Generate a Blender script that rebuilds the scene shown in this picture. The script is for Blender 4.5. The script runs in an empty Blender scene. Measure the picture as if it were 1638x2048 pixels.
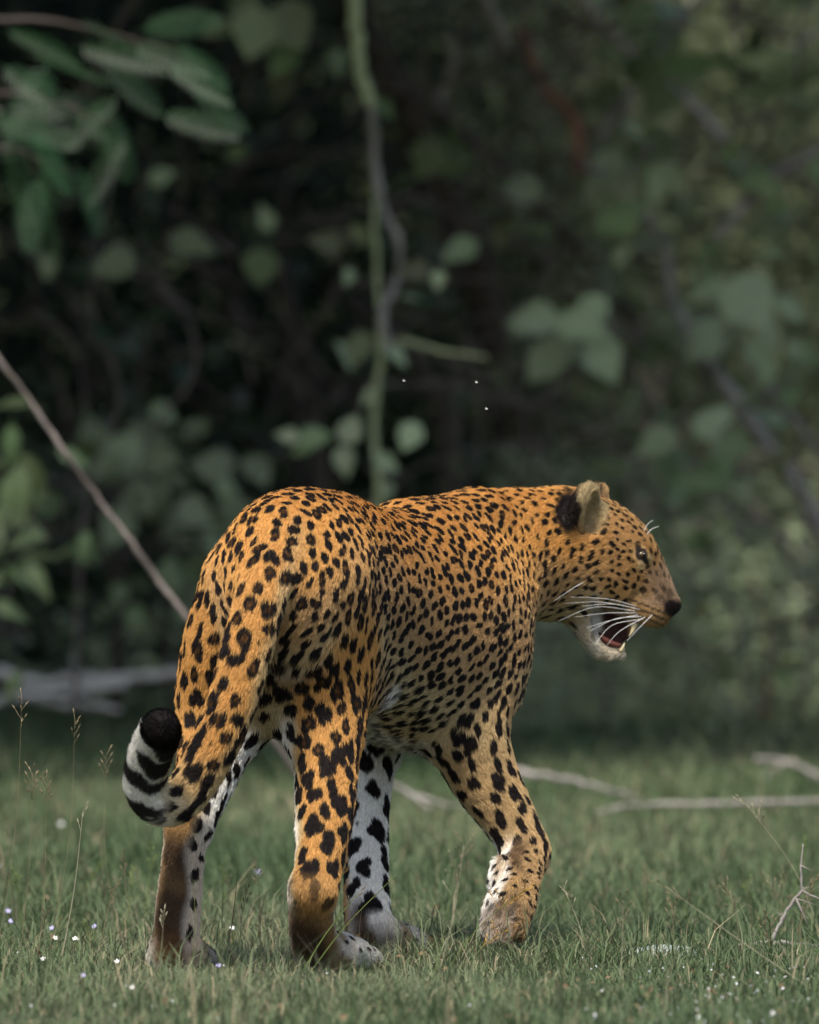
import bpy, bmesh, math, random
import numpy as np
from mathutils import Vector

random.seed(7)
RNG = np.random.default_rng(7)
SC = bpy.context.scene
COL = SC.collection

# ------------------------------------------------------------------ camera
CAM_D, CAM_H, F_PX = 13.5, 0.6645, 18711.0      # metres to the animal, eye height, focal length in photo pixels
cam = bpy.data.cameras.new('camera')
cam.sensor_fit = 'HORIZONTAL'
cam.sensor_width = 36.0
cam.lens = F_PX / 1638.0 * 36.0
cam.clip_start, cam.clip_end = 0.5, 400.0
cam.dof.use_dof = True
cam.dof.focus_distance = CAM_D + 0.22
cam.dof.aperture_fstop = 7.6
cam_ob = bpy.data.objects.new('camera', cam)
cam_ob.location = (0, -CAM_D, CAM_H)
cam_ob.rotation_euler = (math.radians(90), 0, 0)
COL.objects.link(cam_ob)
SC.camera = cam_ob

# ------------------------------------------------------------------ light
SUN_ELEV, SUN_AZ = math.radians(57), math.radians(-167)   # azimuth from +Y towards +X: high, behind the photographer, a little to the left, softened by thin cloud
world = bpy.data.worlds.new('World')
SC.world = world
world.use_nodes = True
wn = world.node_tree.nodes
sky = wn.new('ShaderNodeTexSky')
sky.sky_type = 'NISHITA'
sky.sun_disc = False
sky.sun_elevation = SUN_ELEV
sky.sun_rotation = SUN_AZ
sky.air_density, sky.dust_density, sky.ozone_density = 1.0, 2.5, 1.0
bg = wn['Background']
bg.inputs[1].default_value = 0.115
world.node_tree.links.new(sky.outputs[0], bg.inputs[0])
sun = bpy.data.lights.new('sun', 'SUN')
sun.energy = 2.6
sun.angle = math.radians(8)
sun.color = (1.0, 0.95, 0.87)
sun_ob = bpy.data.objects.new('sun', sun)
sd = Vector((math.sin(SUN_AZ) * math.cos(SUN_ELEV), math.cos(SUN_AZ) * math.cos(SUN_ELEV), math.sin(SUN_ELEV)))
sun_ob.rotation_euler = sd.to_track_quat('Z', 'Y').to_euler()
sun_ob.location = (-2, -9, 16)
COL.objects.link(sun_ob)
SC.view_settings.view_transform = 'Standard'
SC.view_settings.look = 'None'
SC.view_settings.exposure = 1.1
SC.view_settings.gamma = 1.0
SC.view_settings.use_curve_mapping = False
SC.render.engine = 'CYCLES'
SC.cycles.use_denoising = True
SC.cycles.max_bounces = 6
SC.cycles.diffuse_bounces = 3
SC.cycles.transparent_max_bounces = 6

# ------------------------------------------------------------------ helpers
def W(px, py, Y):
    """A point at depth Y that the photograph shows at pixel (px, py)."""
    s = (CAM_D + Y) / F_PX
    return np.array([(px - 819) * s, Y, CAM_H - (py - 1024) * s])

def G(px, Y, z=0.0):
    s = (CAM_D + Y) / F_PX
    return np.array([(px - 819) * s, Y, z])

def tag(o, label=None, cat=None, group=None, kind=None):
    if label: o['label'] = label
    if cat: o['category'] = cat
    if group: o['group'] = group
    if kind: o['kind'] = kind
    return o

def empty(name, loc):
    o = bpy.data.objects.new(name, None)
    o.empty_display_size = 0.1
    o.location = loc
    COL.objects.link(o)
    return o

def link(name, data, parent=None):
    o = bpy.data.objects.new(name, data)
    COL.objects.link(o)
    if parent is not None:
        o.parent = parent
        o.location = -Vector(parent_world(parent))
    return o

def parent_world(p):
    v = Vector(p.location)
    while p.parent is not None:
        p = p.parent
        v = v + Vector(p.location)
    return v

def mesh_np(name, verts, faces, mat=None, smooth=True, cols=None):
    """verts (n,3); faces: (m,3|4) array, or a list of such arrays."""
    if not isinstance(faces, list): faces = [faces]
    faces = [np.asarray(f, np.int32) for f in faces if len(f)]
    me = bpy.data.meshes.new(name)
    verts = np.asarray(verts, np.float32)
    me.vertices.add(len(verts))
    me.vertices.foreach_set('co', verts.ravel())
    loops = np.concatenate([f.ravel() for f in faces])
    tot = np.concatenate([np.full(len(f), f.shape[1], np.int32) for f in faces])
    start = np.concatenate([[0], np.cumsum(tot)[:-1]]).astype(np.int32)
    me.loops.add(len(loops))
    me.loops.foreach_set('vertex_index', loops)
    me.polygons.add(len(tot))
    me.polygons.foreach_set('loop_start', start)
    me.polygons.foreach_set('loop_total', tot)
    me.update(calc_edges=True)
    if smooth:
        me.polygons.foreach_set('use_smooth', np.ones(len(tot), bool))
    if cols is not None:
        at = me.color_attributes.new('coat', 'FLOAT_COLOR', 'POINT')
        c = np.ones((len(verts), 4), np.float32)
        c[:, :3] = cols
        at.data.foreach_set('color', c.ravel())
    if mat is not None: me.materials.append(mat)
    return me

def nrm(v):
    v = np.asarray(v, float)
    return v / (np.linalg.norm(v, axis=-1, keepdims=True) + 1e-12)

def catmull(pts, n):
    """Smooth resampling of control rows (any number of columns)."""
    P = np.asarray(pts, float)
    if len(P) == 2:
        t = np.linspace(0, 1, n + 1)[:, None]
        return P[0] * (1 - t) + P[1] * t
    Q = np.vstack([2 * P[0] - P[1], P, 2 * P[-1] - P[-2]])
    out = []
    for i in range(1, len(Q) - 2):
        for j in range(n):
            t = j / n
            a, b, c, d = Q[i - 1], Q[i], Q[i + 1], Q[i + 2]
            out.append(0.5 * (2 * b + (c - a) * t + (2 * a - 5 * b + 4 * c - d) * t * t + (3 * b - a - 3 * c + d) * t ** 3))
    out.append(P[-1])
    return np.array(out)

def vnoise(P, freq, seed=0):
    """Cheap smooth noise in 3-D, about -1..1: a sum of sines in random directions."""
    g = np.random.default_rng(1000 + seed)
    r = 0
    for k in range(5):
        d = g.standard_normal(3)
        d *= freq * g.uniform(.75, 1.6) * 2.2 / np.linalg.norm(d)
        r = r + np.sin(np.asarray(P) @ d + g.uniform(0, 6.28))
    return r * 0.42

def tube_np(path, radii, sides=8, wob=0.0, cap=True):
    """Tapered tube along a polyline, returned as (verts, quads, caps)."""
    P = np.asarray(path, float)
    n = len(P)
    R = np.broadcast_to(np.asarray(radii, float), (n,)).copy()
    T = nrm(np.gradient(P, axis=0))
    ref = np.array([0.0, 0, 1]) if abs(T[0][2]) < 0.9 else np.array([1.0, 0, 0])
    U = nrm(np.cross(T[0], ref))
    V = []
    ang = np.linspace(0, 2 * np.pi, sides, endpoint=False)
    for i in range(n):
        U = nrm(U - T[i] * np.dot(U, T[i]))
        B = np.cross(T[i], U)
        r = R[i] * (1 + wob * RNG.standard_normal(sides))[:, None]
        V.append(P[i] + r * (np.cos(ang)[:, None] * U + np.sin(ang)[:, None] * B))
    V = np.vstack(V)
    q = []
    for i in range(n - 1):
        for j in range(sides):
            a, b = i * sides + j, i * sides + (j + 1) % sides
            q.append((a, b, b + sides, a + sides))
    t = []
    if cap:
        V = np.vstack([V, P[0] - T[0] * R[0] * 0.5, P[-1] + T[-1] * R[-1] * 0.5])
        c0, c1 = n * sides, n * sides + 1
        for j in range(sides):
            t.append((c0, (j + 1) % sides, j))
            t.append((c1, (n - 1) * sides + j, (n - 1) * sides + (j + 1) % sides))
    return V, np.array(q), np.array(t, dtype=np.int32).reshape(-1, 3)

def merge_np(parts):
    """Concatenate (verts, quads, tris) triples."""
    vs, qs, ts, o = [], [], [], 0
    for v, q, t in parts:
        vs.append(v)
        if len(q): qs.append(np.asarray(q) + o)
        if len(t): ts.append(np.asarray(t) + o)
        o += len(v)
    f = []
    if qs: f.append(np.vstack(qs))
    if ts: f.append(np.vstack(ts))
    return np.vstack(vs), f

# ------------------------------------------------------------------ materials
def new_mat(name):
    m = bpy.data.materials.new(name)
    m.use_nodes = True
    return m, m.node_tree.nodes, m.node_tree.links, m.node_tree.nodes['Principled BSDF']

def noise_mat(name, c0, c1, scale=8.0, rough=0.8, bump=0.3, detail=6.0, stretch=(1, 1, 1), spec=0.2, translucent=0.0, vary=0.0):
    m, n, l, b = new_mat(name)
    tc = n.new('ShaderNodeTexCoord')
    mp = n.new('ShaderNodeMapping')
    mp.inputs['Scale'].default_value = stretch
    l.new(tc.outputs['Object'], mp.inputs['Vector'])
    tx = n.new('ShaderNodeTexNoise')
    tx.inputs['Scale'].default_value = scale
    tx.inputs['Detail'].default_value = detail
    l.new(mp.outputs[0], tx.inputs['Vector'])
    cr = n.new('ShaderNodeValToRGB')
    cr.color_ramp.elements[0].position, cr.color_ramp.elements[1].position = 0.32, 0.68
    cr.color_ramp.elements[0].color = (*c0, 1)
    cr.color_ramp.elements[1].color = (*c1, 1)
    l.new(tx.outputs['Fac'], cr.inputs['Fac'])
    out = cr.outputs['Color']
    if vary:
        oi = n.new('ShaderNodeObjectInfo')
        hs = n.new('ShaderNodeHueSaturation')
        mr = n.new('ShaderNodeMapRange')
        mr.inputs['To Min'].default_value, mr.inputs['To Max'].default_value = 1 - vary, 1 + vary
        l.new(oi.outputs['Random'], mr.inputs['Value'])
        l.new(mr.outputs[0], hs.inputs['Value'])
        mh = n.new('ShaderNodeMapRange')
        mh.inputs['To Min'].default_value, mh.inputs['To Max'].default_value = 0.5 - vary * 0.06, 0.5 + vary * 0.05
        l.new(oi.outputs['Random'], mh.inputs['Value'])
        l.new(mh.outputs[0], hs.inputs['Hue'])
        l.new(out, hs.inputs['Color'])
        out = hs.outputs['Color']
    l.new(out, b.inputs['Base Color'])
    b.inputs['Roughness'].default_value = rough
    b.inputs['Specular IOR Level'].default_value = spec
    if bump:
        bp = n.new('ShaderNodeBump')
        bp.inputs['Strength'].default_value = bump
        bp.inputs['Distance'].default_value = 0.01
        l.new(tx.outputs['Fac'], bp.inputs['Height'])
        l.new(bp.outputs[0], b.inputs['Normal'])
    if translucent:
        tr = n.new('ShaderNodeBsdfTranslucent')
        l.new(out, tr.inputs['Color'])
        mx = n.new('ShaderNodeMixShader')
        mx.inputs[0].default_value = translucent
        l.new(b.outputs[0], mx.inputs[1])
        l.new(tr.outputs[0], mx.inputs[2])
        l.new(mx.outputs[0], n['Material Output'].inputs[0])
    return m

def attr_mat(name, rough=0.75, translucent=0.0, spec=0.2):
    m, n, l, b = new_mat(name)
    at = n.new('ShaderNodeAttribute')
    at.attribute_name = 'coat'
    l.new(at.outputs['Color'], b.inputs['Base Color'])
    b.inputs['Roughness'].default_value = rough
    b.inputs['Specular IOR Level'].default_value = spec
    if translucent:
        tr = n.new('ShaderNodeBsdfTranslucent')
        l.new(at.outputs['Color'], tr.inputs['Color'])
        mx = n.new('ShaderNodeMixShader')
        mx.inputs[0].default_value = translucent
        l.new(b.outputs[0], mx.inputs[1])
        l.new(tr.outputs[0], mx.inputs[2])
        l.new(mx.outputs[0], n['Material Output'].inputs[0])
    return m
# ================================================================== GROUND AND GRASS
def ground_z(x, y):
    x, y = np.asarray(x, float), np.asarray(y, float)
    und = 0.012 * np.sin(x * 1.3 + 0.4) * np.sin(y * 0.9 + 1.0) * np.clip((y - 2.0) / 4, 0, 1)
    t = np.clip((y - 24) / 26, 0, 1)  # added rise behind the thicket, blocks sky leaking through the leaves
    return und + 9.0 * t * t * (3 - 2 * t)

gx = np.r_[np.linspace(-70, -8, 24), np.linspace(-7, 7, 57), np.linspace(8, 70, 24)]
gy = np.r_[np.linspace(-40, -6, 12), np.linspace(-5, 24, 88), np.linspace(25, 90, 40)]
X_, Y_ = np.meshgrid(gx, gy, indexing='ij')
gv = np.stack([X_, Y_, ground_z(X_, Y_)], -1).reshape(-1, 3)
ny_ = len(gy)
gi = (np.arange(len(gx) - 1)[:, None] * ny_ + np.arange(ny_ - 1)[None]).ravel()
gf = np.stack([gi, gi + ny_, gi + ny_ + 1, gi + 1], 1)
soil = noise_mat('grass_thatch', (.020, .026, .012), (.045, .058, .022), scale=14, rough=.95, bump=.4, detail=10)
tag(link('ground', mesh_np('ground', gv, gf, soil)), 'grassy ground running back under the thicket', kind='structure')

GREENS = np.array([[.048, .080, .032], [.076, .114, .047], [.110, .144, .066], [.150, .168, .090], [.24, .20, .12]])
def grass_patch(n, x0, x1, y0, y1, hmin, hmax, wid, power=1.0):
    x = RNG.uniform(x0, x1, n); y = y0 + (y1 - y0) * RNG.random(n) ** power
    P = np.stack([x, y, ground_z(x, y) - .002], 1)
    ln_ = vnoise(P * [1, .6, 1], 1.6, 31); fine = vnoise(P, 7.0, 32)
    keep = RNG.random(n) < np.clip(.78 + .3 * fine, .25, 1)
    P, ln_, fine = P[keep], ln_[keep], fine[keep]
    n = len(P)
    clumpy = vnoise(P, 3.0, 33)
    h = RNG.uniform(hmin, hmax, n) * (1 + .34 * fine + .42 * clumpy) * np.where(RNG.random(n) < .07, 2.3, 1)
    h = np.maximum(h, hmin * .5)
    a = RNG.uniform(0, 2 * np.pi, n)
    lean = h * RNG.uniform(.15, 1.25, n)
    dr = np.stack([np.cos(a), np.sin(a), np.zeros(n)], 1)
    b = a + RNG.uniform(.6, 2.5, n)
    sd_ = np.stack([np.cos(b), np.sin(b), np.zeros(n)], 1) * (wid * RNG.uniform(.6, 1.35, n))[:, None] * .5
    up = np.array([0, 0, 1.0])
    m = P + dr * (lean * .32)[:, None] + up * (h * .62)[:, None]
    t = P + dr * lean[:, None] + up * (h * RNG.uniform(.75, 1.05, n))[:, None]
    V = np.stack([P - sd_, P + sd_, m + sd_ * .8, m - sd_ * .8, t], 1).reshape(-1, 3)
    o = np.arange(n)[:, None] * 5
    ci = np.clip((1.4 + 1.1 * ln_ + .75 * RNG.standard_normal(n)), 0, 3.0)
    i0 = np.minimum(ci.astype(int), 2); fr = (ci - i0)[:, None]
    c = GREENS[i0] * (1 - fr) + GREENS[i0 + 1] * fr
    dry = RNG.random(n) < .085 + .06 * ln_
    c[dry] = GREENS[4] * RNG.uniform(.7, 1.4, dry.sum())[:, None]
    c = c * RNG.uniform(.75, 1.25, n)[:, None]
    C = np.repeat(c[:, None, :], 5, 1); C[:, 4] *= 1.15
    return V, o + np.array([0, 1, 2, 3]), o + np.array([3, 2, 4]), C.reshape(-1, 3)
gp = [grass_patch(165000, -1.25, 1.25, -1.7, 2.6, .010, .032, .0020),
      grass_patch(100000, -1.9, 1.9, 2.6, 9.0, .018, .040, .0034),
      grass_patch(45000, -3.2, 3.2, 9.0, 19.0, .025, .055, .0065),
      grass_patch(26000, -3.0, 3.0, -5.0, -1.7, .02, .04, .004),
      grass_patch(14000, -3.4, -1.25, -1.7, 3.2, .02, .045, .005), grass_patch(14000, 1.25, 3.4, -1.7, 3.2, .02, .045, .005)]
vs, qs, ts, cs, o = [], [], [], [], 0
for v, q, t, c in gp:
    vs.append(v); qs.append(q + o); ts.append(t + o); cs.append(c); o += len(v)
grass_mat = attr_mat('grass_blades', rough=.6, translucent=.30, spec=.25)
gm_ = mesh_np('grass', np.vstack(vs), [np.vstack(qs), np.vstack(ts)], grass_mat, smooth=False, cols=np.vstack(cs))
tag(link('grass', gm_), 'short green grass covering the open ground', kind='stuff')
del vs, qs, ts, cs, gp

n = 520
lx, ly = RNG.uniform(-1.3, 1.3, n), -1.6 + 6 * RNG.random(n) ** 1.4
LC = np.stack([lx, ly, ground_z(lx, ly) + RNG.uniform(.006, .022, n)], 1)
# ================================================================== LEOPARD
# The body is one continuous surface grown from elliptical limb and trunk sections (a smooth union on a fine grid).
PXM = 1.0 / 1386.0
VOX = 0.0038

class Chain:
    """Sections (x,y,z,a,b): a = half width along `side`, b = half width across it; swept, smoothly joined to the rest with radius k."""
    def __init__(self, name, rows, side, k=0.02, n=4, **props):
        self.name, self.k, self.props = name, k, props
        R = catmull(rows, n)
        self.P, self.A, self.B = R[:, :3], R[:, 3], R[:, 4]
        side = np.asarray(side, float)
        self.S = np.broadcast_to(side, (len(R), 3)) if side.ndim == 1 else catmull(side, n)
        L = np.r_[0, np.cumsum(np.linalg.norm(np.diff(self.P, axis=0), axis=1))]
        self.T = L / L[-1]

    def eval(self, X, full=False):
        best = np.full(X.shape[:-1], 9.0, np.float32)
        if full:
            U = np.zeros_like(best); V = np.zeros_like(best); TT = np.zeros_like(best)
            FL = np.zeros(X.shape, np.float32); SD = np.zeros(X.shape, np.float32)
        for i in range(len(self.P) - 1):
            p0, p1 = self.P[i], self.P[i + 1]
            e = p1 - p0
            Ln = np.linalg.norm(e) + 1e-9
            e = e / Ln
            s = self.S[i] - e * np.dot(self.S[i], e)
            s = s / (np.linalg.norm(s) + 1e-9)
            nn = np.cross(e, s)
            q = X - p0.astype(np.float32)
            ax = q @ e.astype(np.float32)
            t = np.clip(ax / Ln, 0, 1)
            w = ax - t * Ln
            u = q @ s.astype(np.float32)
            v = q @ nn.astype(np.float32)
            a = self.A[i] + (self.A[i + 1] - self.A[i]) * t
            b = self.B[i] + (self.B[i + 1] - self.B[i]) * t
            c = 0.8 * np.minimum(a, b)
            un, vn, wn_ = u / a, v / b, w / c
            kk = np.sqrt(un * un + vn * vn + wn_ * wn_) + 1e-6
            g = np.sqrt((un / a) ** 2 + (vn / b) ** 2 + (wn_ / c) ** 2) + 1e-6
            d = kk * (kk - 1) / g
            if full:
                m = d < best
                U[m], V[m], TT[m] = un[m], vn[m], (self.T[i] + (self.T[i + 1] - self.T[i]) * t)[m]
                FL[m], SD[m] = e, nn
            best = np.minimum(best, d)
        return (best, U, V, TT, FL, SD) if full else best

CH = []
def add(name, rows, side, k=0.02, n=4, **props):
    CH.append(Chain(name, rows, side, k, n, **props))

def R_(px, py, Y, a, b):
    """Section at a photo pixel and depth; a, b in metres."""
    return np.r_[W(px, py, Y), a, b]

def lat(deg):
    """Right-hand side of an animal that heads `deg` to the right of straight away."""
    r = math.radians(deg)
    return np.array([math.cos(r), -math.sin(r), 0.0])

def hd(deg):
    r = math.radians(deg)
    return np.array([math.sin(r), math.cos(r), 0.0])

# --- trunk: croup to brisket
add('trunk', [
    R_(553, 1205, 0.00, .074, .092),
    R_(570, 1162, 0.07, .100, .114),
    R_(602, 1151, 0.15, .107, .115),
    R_(657, 1180, 0.26, .116, .134),
    R_(735, 1230, 0.40, .126, .160),
    R_(818, 1258, 0.52, .130, .178),
    R_(895, 1248, 0.62, .122, .172),
    R_(945, 1222, 0.69, .092, .140)],
    [lat(16), lat(18), lat(22), lat(26), lat(30), lat(33), lat(36), lat(42)], k=0.02, n=5, region='trunk')
# withers and shoulder blades
add('withers', [R_(812, 1054, 0.53, .050, .032), R_(880, 1054, 0.63, .055, .040), R_(955, 1042, 0.70, .055, .045)], lat(33), k=0.05, region='trunk')
add('neck', [
    R_(930, 1165, 0.70, .092, .125),
    R_(995, 1118, 0.755, .084, .106),
    R_(1065, 1102, 0.80, .080, .094),
    R_(1125, 1098, 0.83, .076, .090)],
    [lat(42), lat(55), lat(68), lat(78)], k=0.035, n=5, region='neck')
# croup ridge
add('croup', [R_(556, 1100, 0.03, .050, .058), R_(606, 1064, 0.13, .058, .050), R_(672, 1068, 0.27, .055, .046)], lat(20), k=0.05, region='trunk')

add('groin', [R_(556, 1260, 0.06, .060, .075), R_(545, 1345, 0.11, .050, .075), R_(541, 1400, 0.14, .034, .060)], lat(16), k=0.04, region='groin')
add('flank_fold', [R_(690, 1225, 0.22, .045, .085), R_(700, 1320, 0.24, .040, .080), R_(704, 1395, 0.24, .024, .055)], lat(22), k=0.06, region='fold')
# --- right hind leg (bearing weight, foot forward under the body)
RH = lat(16)
add('right_thigh', [
    R_(634, 1150, 0.08, .056, .085),
    R_(640, 1260, 0.115, .062, .100),
    R_(648, 1370, 0.13, .056, .090),
    R_(650, 1470, 0.125, .046, .070)], RH, k=0.065, region='thigh', inner=-1)
add('right_gaskin', [
    R_(650, 1440, 0.12, .048, .066),
    R_(652, 1540, 0.07, .043, .056),
    R_(648, 1640, 0.01, .039, .044),
    R_(638, 1730, -.040, .032, .034),
    R_(628, 1785, -.062, .030, .028)], RH, k=0.035, region='gaskin', inner=-1)
add('right_hind_cannon', [
    R_(624, 1775, -.062, .029, .027),
    R_(622, 1835, -.035, .031, .026),
    R_(630, 1890, 0.00, .033, .026),
    np.r_[G(640, .035, .030), .036, .025]], RH, k=0.02, region='cannon', inner=-1)
# --- left hind leg (trailing, upright)
LH = lat(14)
add('left_thigh', [
    R_(488, 1165, 0.12, .052, .085),
    R_(460, 1270, 0.14, .061, .105),
    R_(446, 1370, 0.16, .061, .100),
    R_(444, 1450, 0.155, .052, .076)], LH, k=0.055, region='thigh', inner=1)
add('left_gaskin', [
    R_(447, 1430, 0.15, .055, .070),
    R_(424, 1510, 0.10, .047, .056),
    R_(400, 1585, 0.045, .038, .044),
    R_(382, 1650, 0.012, .030, .034)], LH, k=0.035, region='gaskin', inner=1)
add('left_hind_cannon', [
    R_(374, 1648, 0.005, .029, .030),
    R_(366, 1720, 0.0, .029, .027),
    R_(358, 1800, 0.0, .031, .027),
    R_(352, 1870, 0.0, .032, .026),
    np.r_[G(351, .01, .026), .036, .026]], LH, k=0.02, region='cannon', inner=1)
# --- left foreleg (planted)
LF = lat(30)
add('left_shoulder', [
    R_(800, 1250, 0.68, .045, .090),
    R_(765, 1400, 0.66, .045, .075),
    R_(744, 1490, 0.62, .036, .055)], LF, k=0.035, region='upper_arm', inner=1)
add('left_forearm', [
    R_(744, 1480, 0.62, .036, .050),
    R_(737, 1590, 0.57, .029, .038),
    R_(734, 1690, 0.52, .029, .033),
    R_(733, 1780, 0.465, .032, .031),
    R_(738, 1850, 0.43, .035, .029),
    np.r_[G(752, .42, .030), .038, .028]], LF, k=0.025, region='forearm', inner=1)
# --- right foreleg (lifted, wrist folded)
RF = lat(36)
add('right_shoulder', [
    R_(895, 1085, 0.60, .026, .050),
    R_(930, 1180, 0.585, .040, .085),
    R_(960, 1290, 0.60, .043, .082),
    R_(955, 1370, 0.585, .048, .080)], RF, k=0.035, region='upper_arm', inner=-1)
add('right_upper_arm', [
    R_(962, 1300, 0.60, .048, .068),
    R_(940, 1400, 0.555, .050, .070),
    R_(922, 1480, 0.535, .046, .066)], RF, k=0.035, region='upper_arm', inner=-1)
add('right_forearm', [
    R_(925, 1450, 0.535, .047, .072),
    R_(965, 1545, 0.545, .043, .060),
    R_(1010, 1625, 0.545, .038, .044),
    R_(1046, 1688, 0.535, .033, .034),
    R_(1051, 1720, 0.525, .030, .030)], RF, k=0.03, region='forearm', inner=-1)
add('right_fore_paw', [
    R_(1050, 1705, 0.530, .031, .030),
    R_(1036, 1762, 0.440, .031, .028),
    R_(1019, 1812, 0.365, .037, .029),
    R_(1010, 1842, 0.325, .033, .026)], RF, k=0.02, region='fore_paw', inner=-1)

def toes(c, fwd, right, up, size, k=0.008, region='paw', spread=0.019, inner=0):
    """Four toes side by side in front of a paw."""
    for j, o in enumerate((-1.5, -0.5, 0.5, 1.5)):
        f = 0.020 if abs(o) < 1 else 0.006
        p0 = c + right * o * spread * size + fwd * (f - 0.022) * size
        p1 = c + right * o * spread * size * 1.08 + fwd * (f + 0.014) * size - up * 0.004 * size
        r = 0.0135 * size
        add('toe', [np.r_[p0, r, r * 1.15], np.r_[p1, r * 0.92, r]], right, k=k, n=1, region=region, inner=inner)

def planted_paw(px, Y, deg, size, inner):
    f, r, u = hd(deg), lat(deg), np.array([0, 0, 1.0])
    h = G(px, Y, 0.026 * size)
    add('paw', [np.r_[h - f * 0.01, .036 * size, .025 * size], np.r_[h + f * 0.035 * size, .041 * size, .027 * size], np.r_[h + f * 0.07 * size - u * .002, .040 * size, .022 * size]],
        r, k=0.018, region='paw', inner=inner)
    toes(h + f * 0.085 * size - u * 0.008 * size, f, r, u, size, inner=inner)

planted_paw(352, 0.012, 8, 1.0, 1)
planted_paw(650, 0.030, 20, 1.05, -1)
planted_paw(752, 0.420, 27, 1.05, 1)
fd = nrm(W(1002, 1880, 0.280) - W(1021, 1808, 0.370))
toes(W(1009, 1855, 0.312), fd, nrm(RF), nrm(np.cross(RF, fd)), 1.0, spread=.0155, region='fore_paw', inner=-1)
# dew-claw pad
add('wrist_pad', [R_(1003, 1736, 0.455, .012, .018), R_(994, 1764, 0.415, .010, .012)], RF, k=0.02, n=1, region='fore_paw', inner=-1)

# --- tail: hangs down behind the left leg, then curls up at its tip
TAILP = [
    R_(556, 1100, 0.00, .040, .040),
    R_(535, 1150, -.055, .037, .037),
    R_(517, 1215, -.085, .035, .036),
    R_(494, 1300, -.100, .034, .034),
    R_(466, 1400, -.105, .033, .033),
    R_(430, 1490, -.105, .032, .032),
    R_(392, 1560, -.105, .030, .030),
    R_(352, 1604, -.110, .029, .029),
    R_(312, 1604, -.125, .029, .029),
    R_(291, 1566, -.145, .029, .029),
    R_(299, 1515, -.175, .029, .029),
    R_(318, 1468, -.215, .029, .029),
    R_(322, 1455, -.240, .026, .026)]
add('tail', TAILP, [1, 0, 0], k=0.02, n=4, region='tail')

# --- head, turned to the right in profile and a little away
HT = math.radians(10)
HR = np.array([math.sin(HT), -math.cos(HT), 0.0])         # the head's right side, towards the lens
def HM(px, py, l=0.0):
    Y = 0.835 + (px - 1100) / 1346.0 * math.tan(HT)
    return W(px, py, Y - l)
def H_(px, py, a, b, l=0.0):
    return np.r_[HM(px, py, l), a * PXM * 1.06, b * PXM * 1.06]
add('skull', [H_(1112, 1080, 78, 92), H_(1180, 1082, 88, 90), H_(1235, 1108, 78, 78), H_(1275, 1148, 56, 58), H_(1305, 1190, 44, 44), H_(1318, 1212, 38, 38)],
    HR, k=0.03, n=4, region='head')
add('brow', [H_(1232, 1062, 14, 16, .030), H_(1270, 1088, 13, 16, .032), H_(1288, 1108, 9, 12, .030)], HR, k=0.018, region='head')
add('brow', [H_(1232, 1062, 14, 16, -.030), H_(1270, 1088, 13, 16, -.032), H_(1288, 1108, 9, 12, -.030)], HR, k=0.018, region='head')
add('nose_bridge', [H_(1262, 1098, 26, 28), H_(1300, 1150, 22, 22), H_(1330, 1196, 19, 17), H_(1340, 1210, 17, 15)], HR, k=0.015, region='muzzle')
add('cheek', [H_(1150, 1125, 34, 62, .034), H_(1205, 1160, 30, 46, .036), H_(1240, 1185, 20, 28, .030)], HR, k=0.03, region='head')
add('cheek', [H_(1150, 1125, 34, 62, -.034), H_(1205, 1160, 30, 46, -.036), H_(1240, 1185, 20, 28, -.030)], HR, k=0.03, region='head')
for s in (1, -1):
    add('lip_pad', [H_(1270, 1208, 21, 29, s * .022), H_(1304, 1226, 22, 29, s * .020), H_(1323, 1238, 16, 18, s * .013)], HR, k=0.010, region='lip')
add('nose', [H_(1340, 1205, 19, 16), H_(1350, 1212, 15, 13)], HR, k=0.007, n=1, region='nose')
# lower jaw, hanging open
add('jaw', [H_(1144, 1165, 52, 58), H_(1162, 1230, 44, 27), H_(1181, 1280, 34, 15), H_(1206, 1304, 27, 12), H_(1242, 1306, 20, 9)], HR, k=0.018, region='jaw')
add('throat', [H_(1040, 1165, 66, 66), H_(1105, 1178, 58, 56), H_(1155, 1178, 48, 48)], HR, k=0.03, region='throat')
add('mouth_fill', [H_(1190, 1215, 30, 30), H_(1222, 1240, 28, 34), H_(1246, 1262, 22, 32)], HR, k=0.006, region='mouth')  # added fill along the midline, coloured dark as the mouth's depth
MOUTH = [Chain('mouth', [H_(1194, 1230, 26, 12, s * .028), H_(1210, 1252, 26, 27, s * .028), H_(1236, 1267, 26, 34, s * .026), H_(1268, 1284, 26, 27, s * .026)], HR, 0.004) for s in (1, -1)]
MOUTH.append(Chain('mouth', [H_(1278, 1286, 40, 22), H_(1300, 1300, 40, 26)], HR, 0.004))

# ears: round cups, the near one turned half towards the lens
def ear(c, up, out, face, w, h, region):
    up, face = nrm(up), nrm(face)
    sd_ = nrm(np.cross(up, face))
    rows = [np.r_[c - up * h * 0.9, w * 0.85, w * 0.42], np.r_[c - up * h * .3, w, w * 0.46], np.r_[c + up * h * 0.2, w * .95, w * 0.40], np.r_[c + up * h * .6, w * .70, w * 0.27]]
    add('ear', rows, sd_, k=0.012, n=3, region=region, face=face)
    cr = [np.r_[c - up * h * 0.45 + face * w * .55, w * 0.50, w * .42], np.r_[c + face * w * 0.50, w * .68, w * .45], np.r_[c + up * h * .45 + face * w * .42, w * .50, w * .34]]
    return Chain('earcup', cr, sd_, 0.004, 3)
ear_near = HM(1164, 1022, .062)
ear_far = HM(1186, 1020, -.060)
CARVE = MOUTH + [
         ear(ear_near, [0.30, -.22, 1.0], None, [0.93, -.40, -0.1], .043, .053, 'ear'),
         ear(ear_far, [0.25, .22, 1.0], None, [0.90, .45, 0.0], .036, .050, 'ear')]

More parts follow.
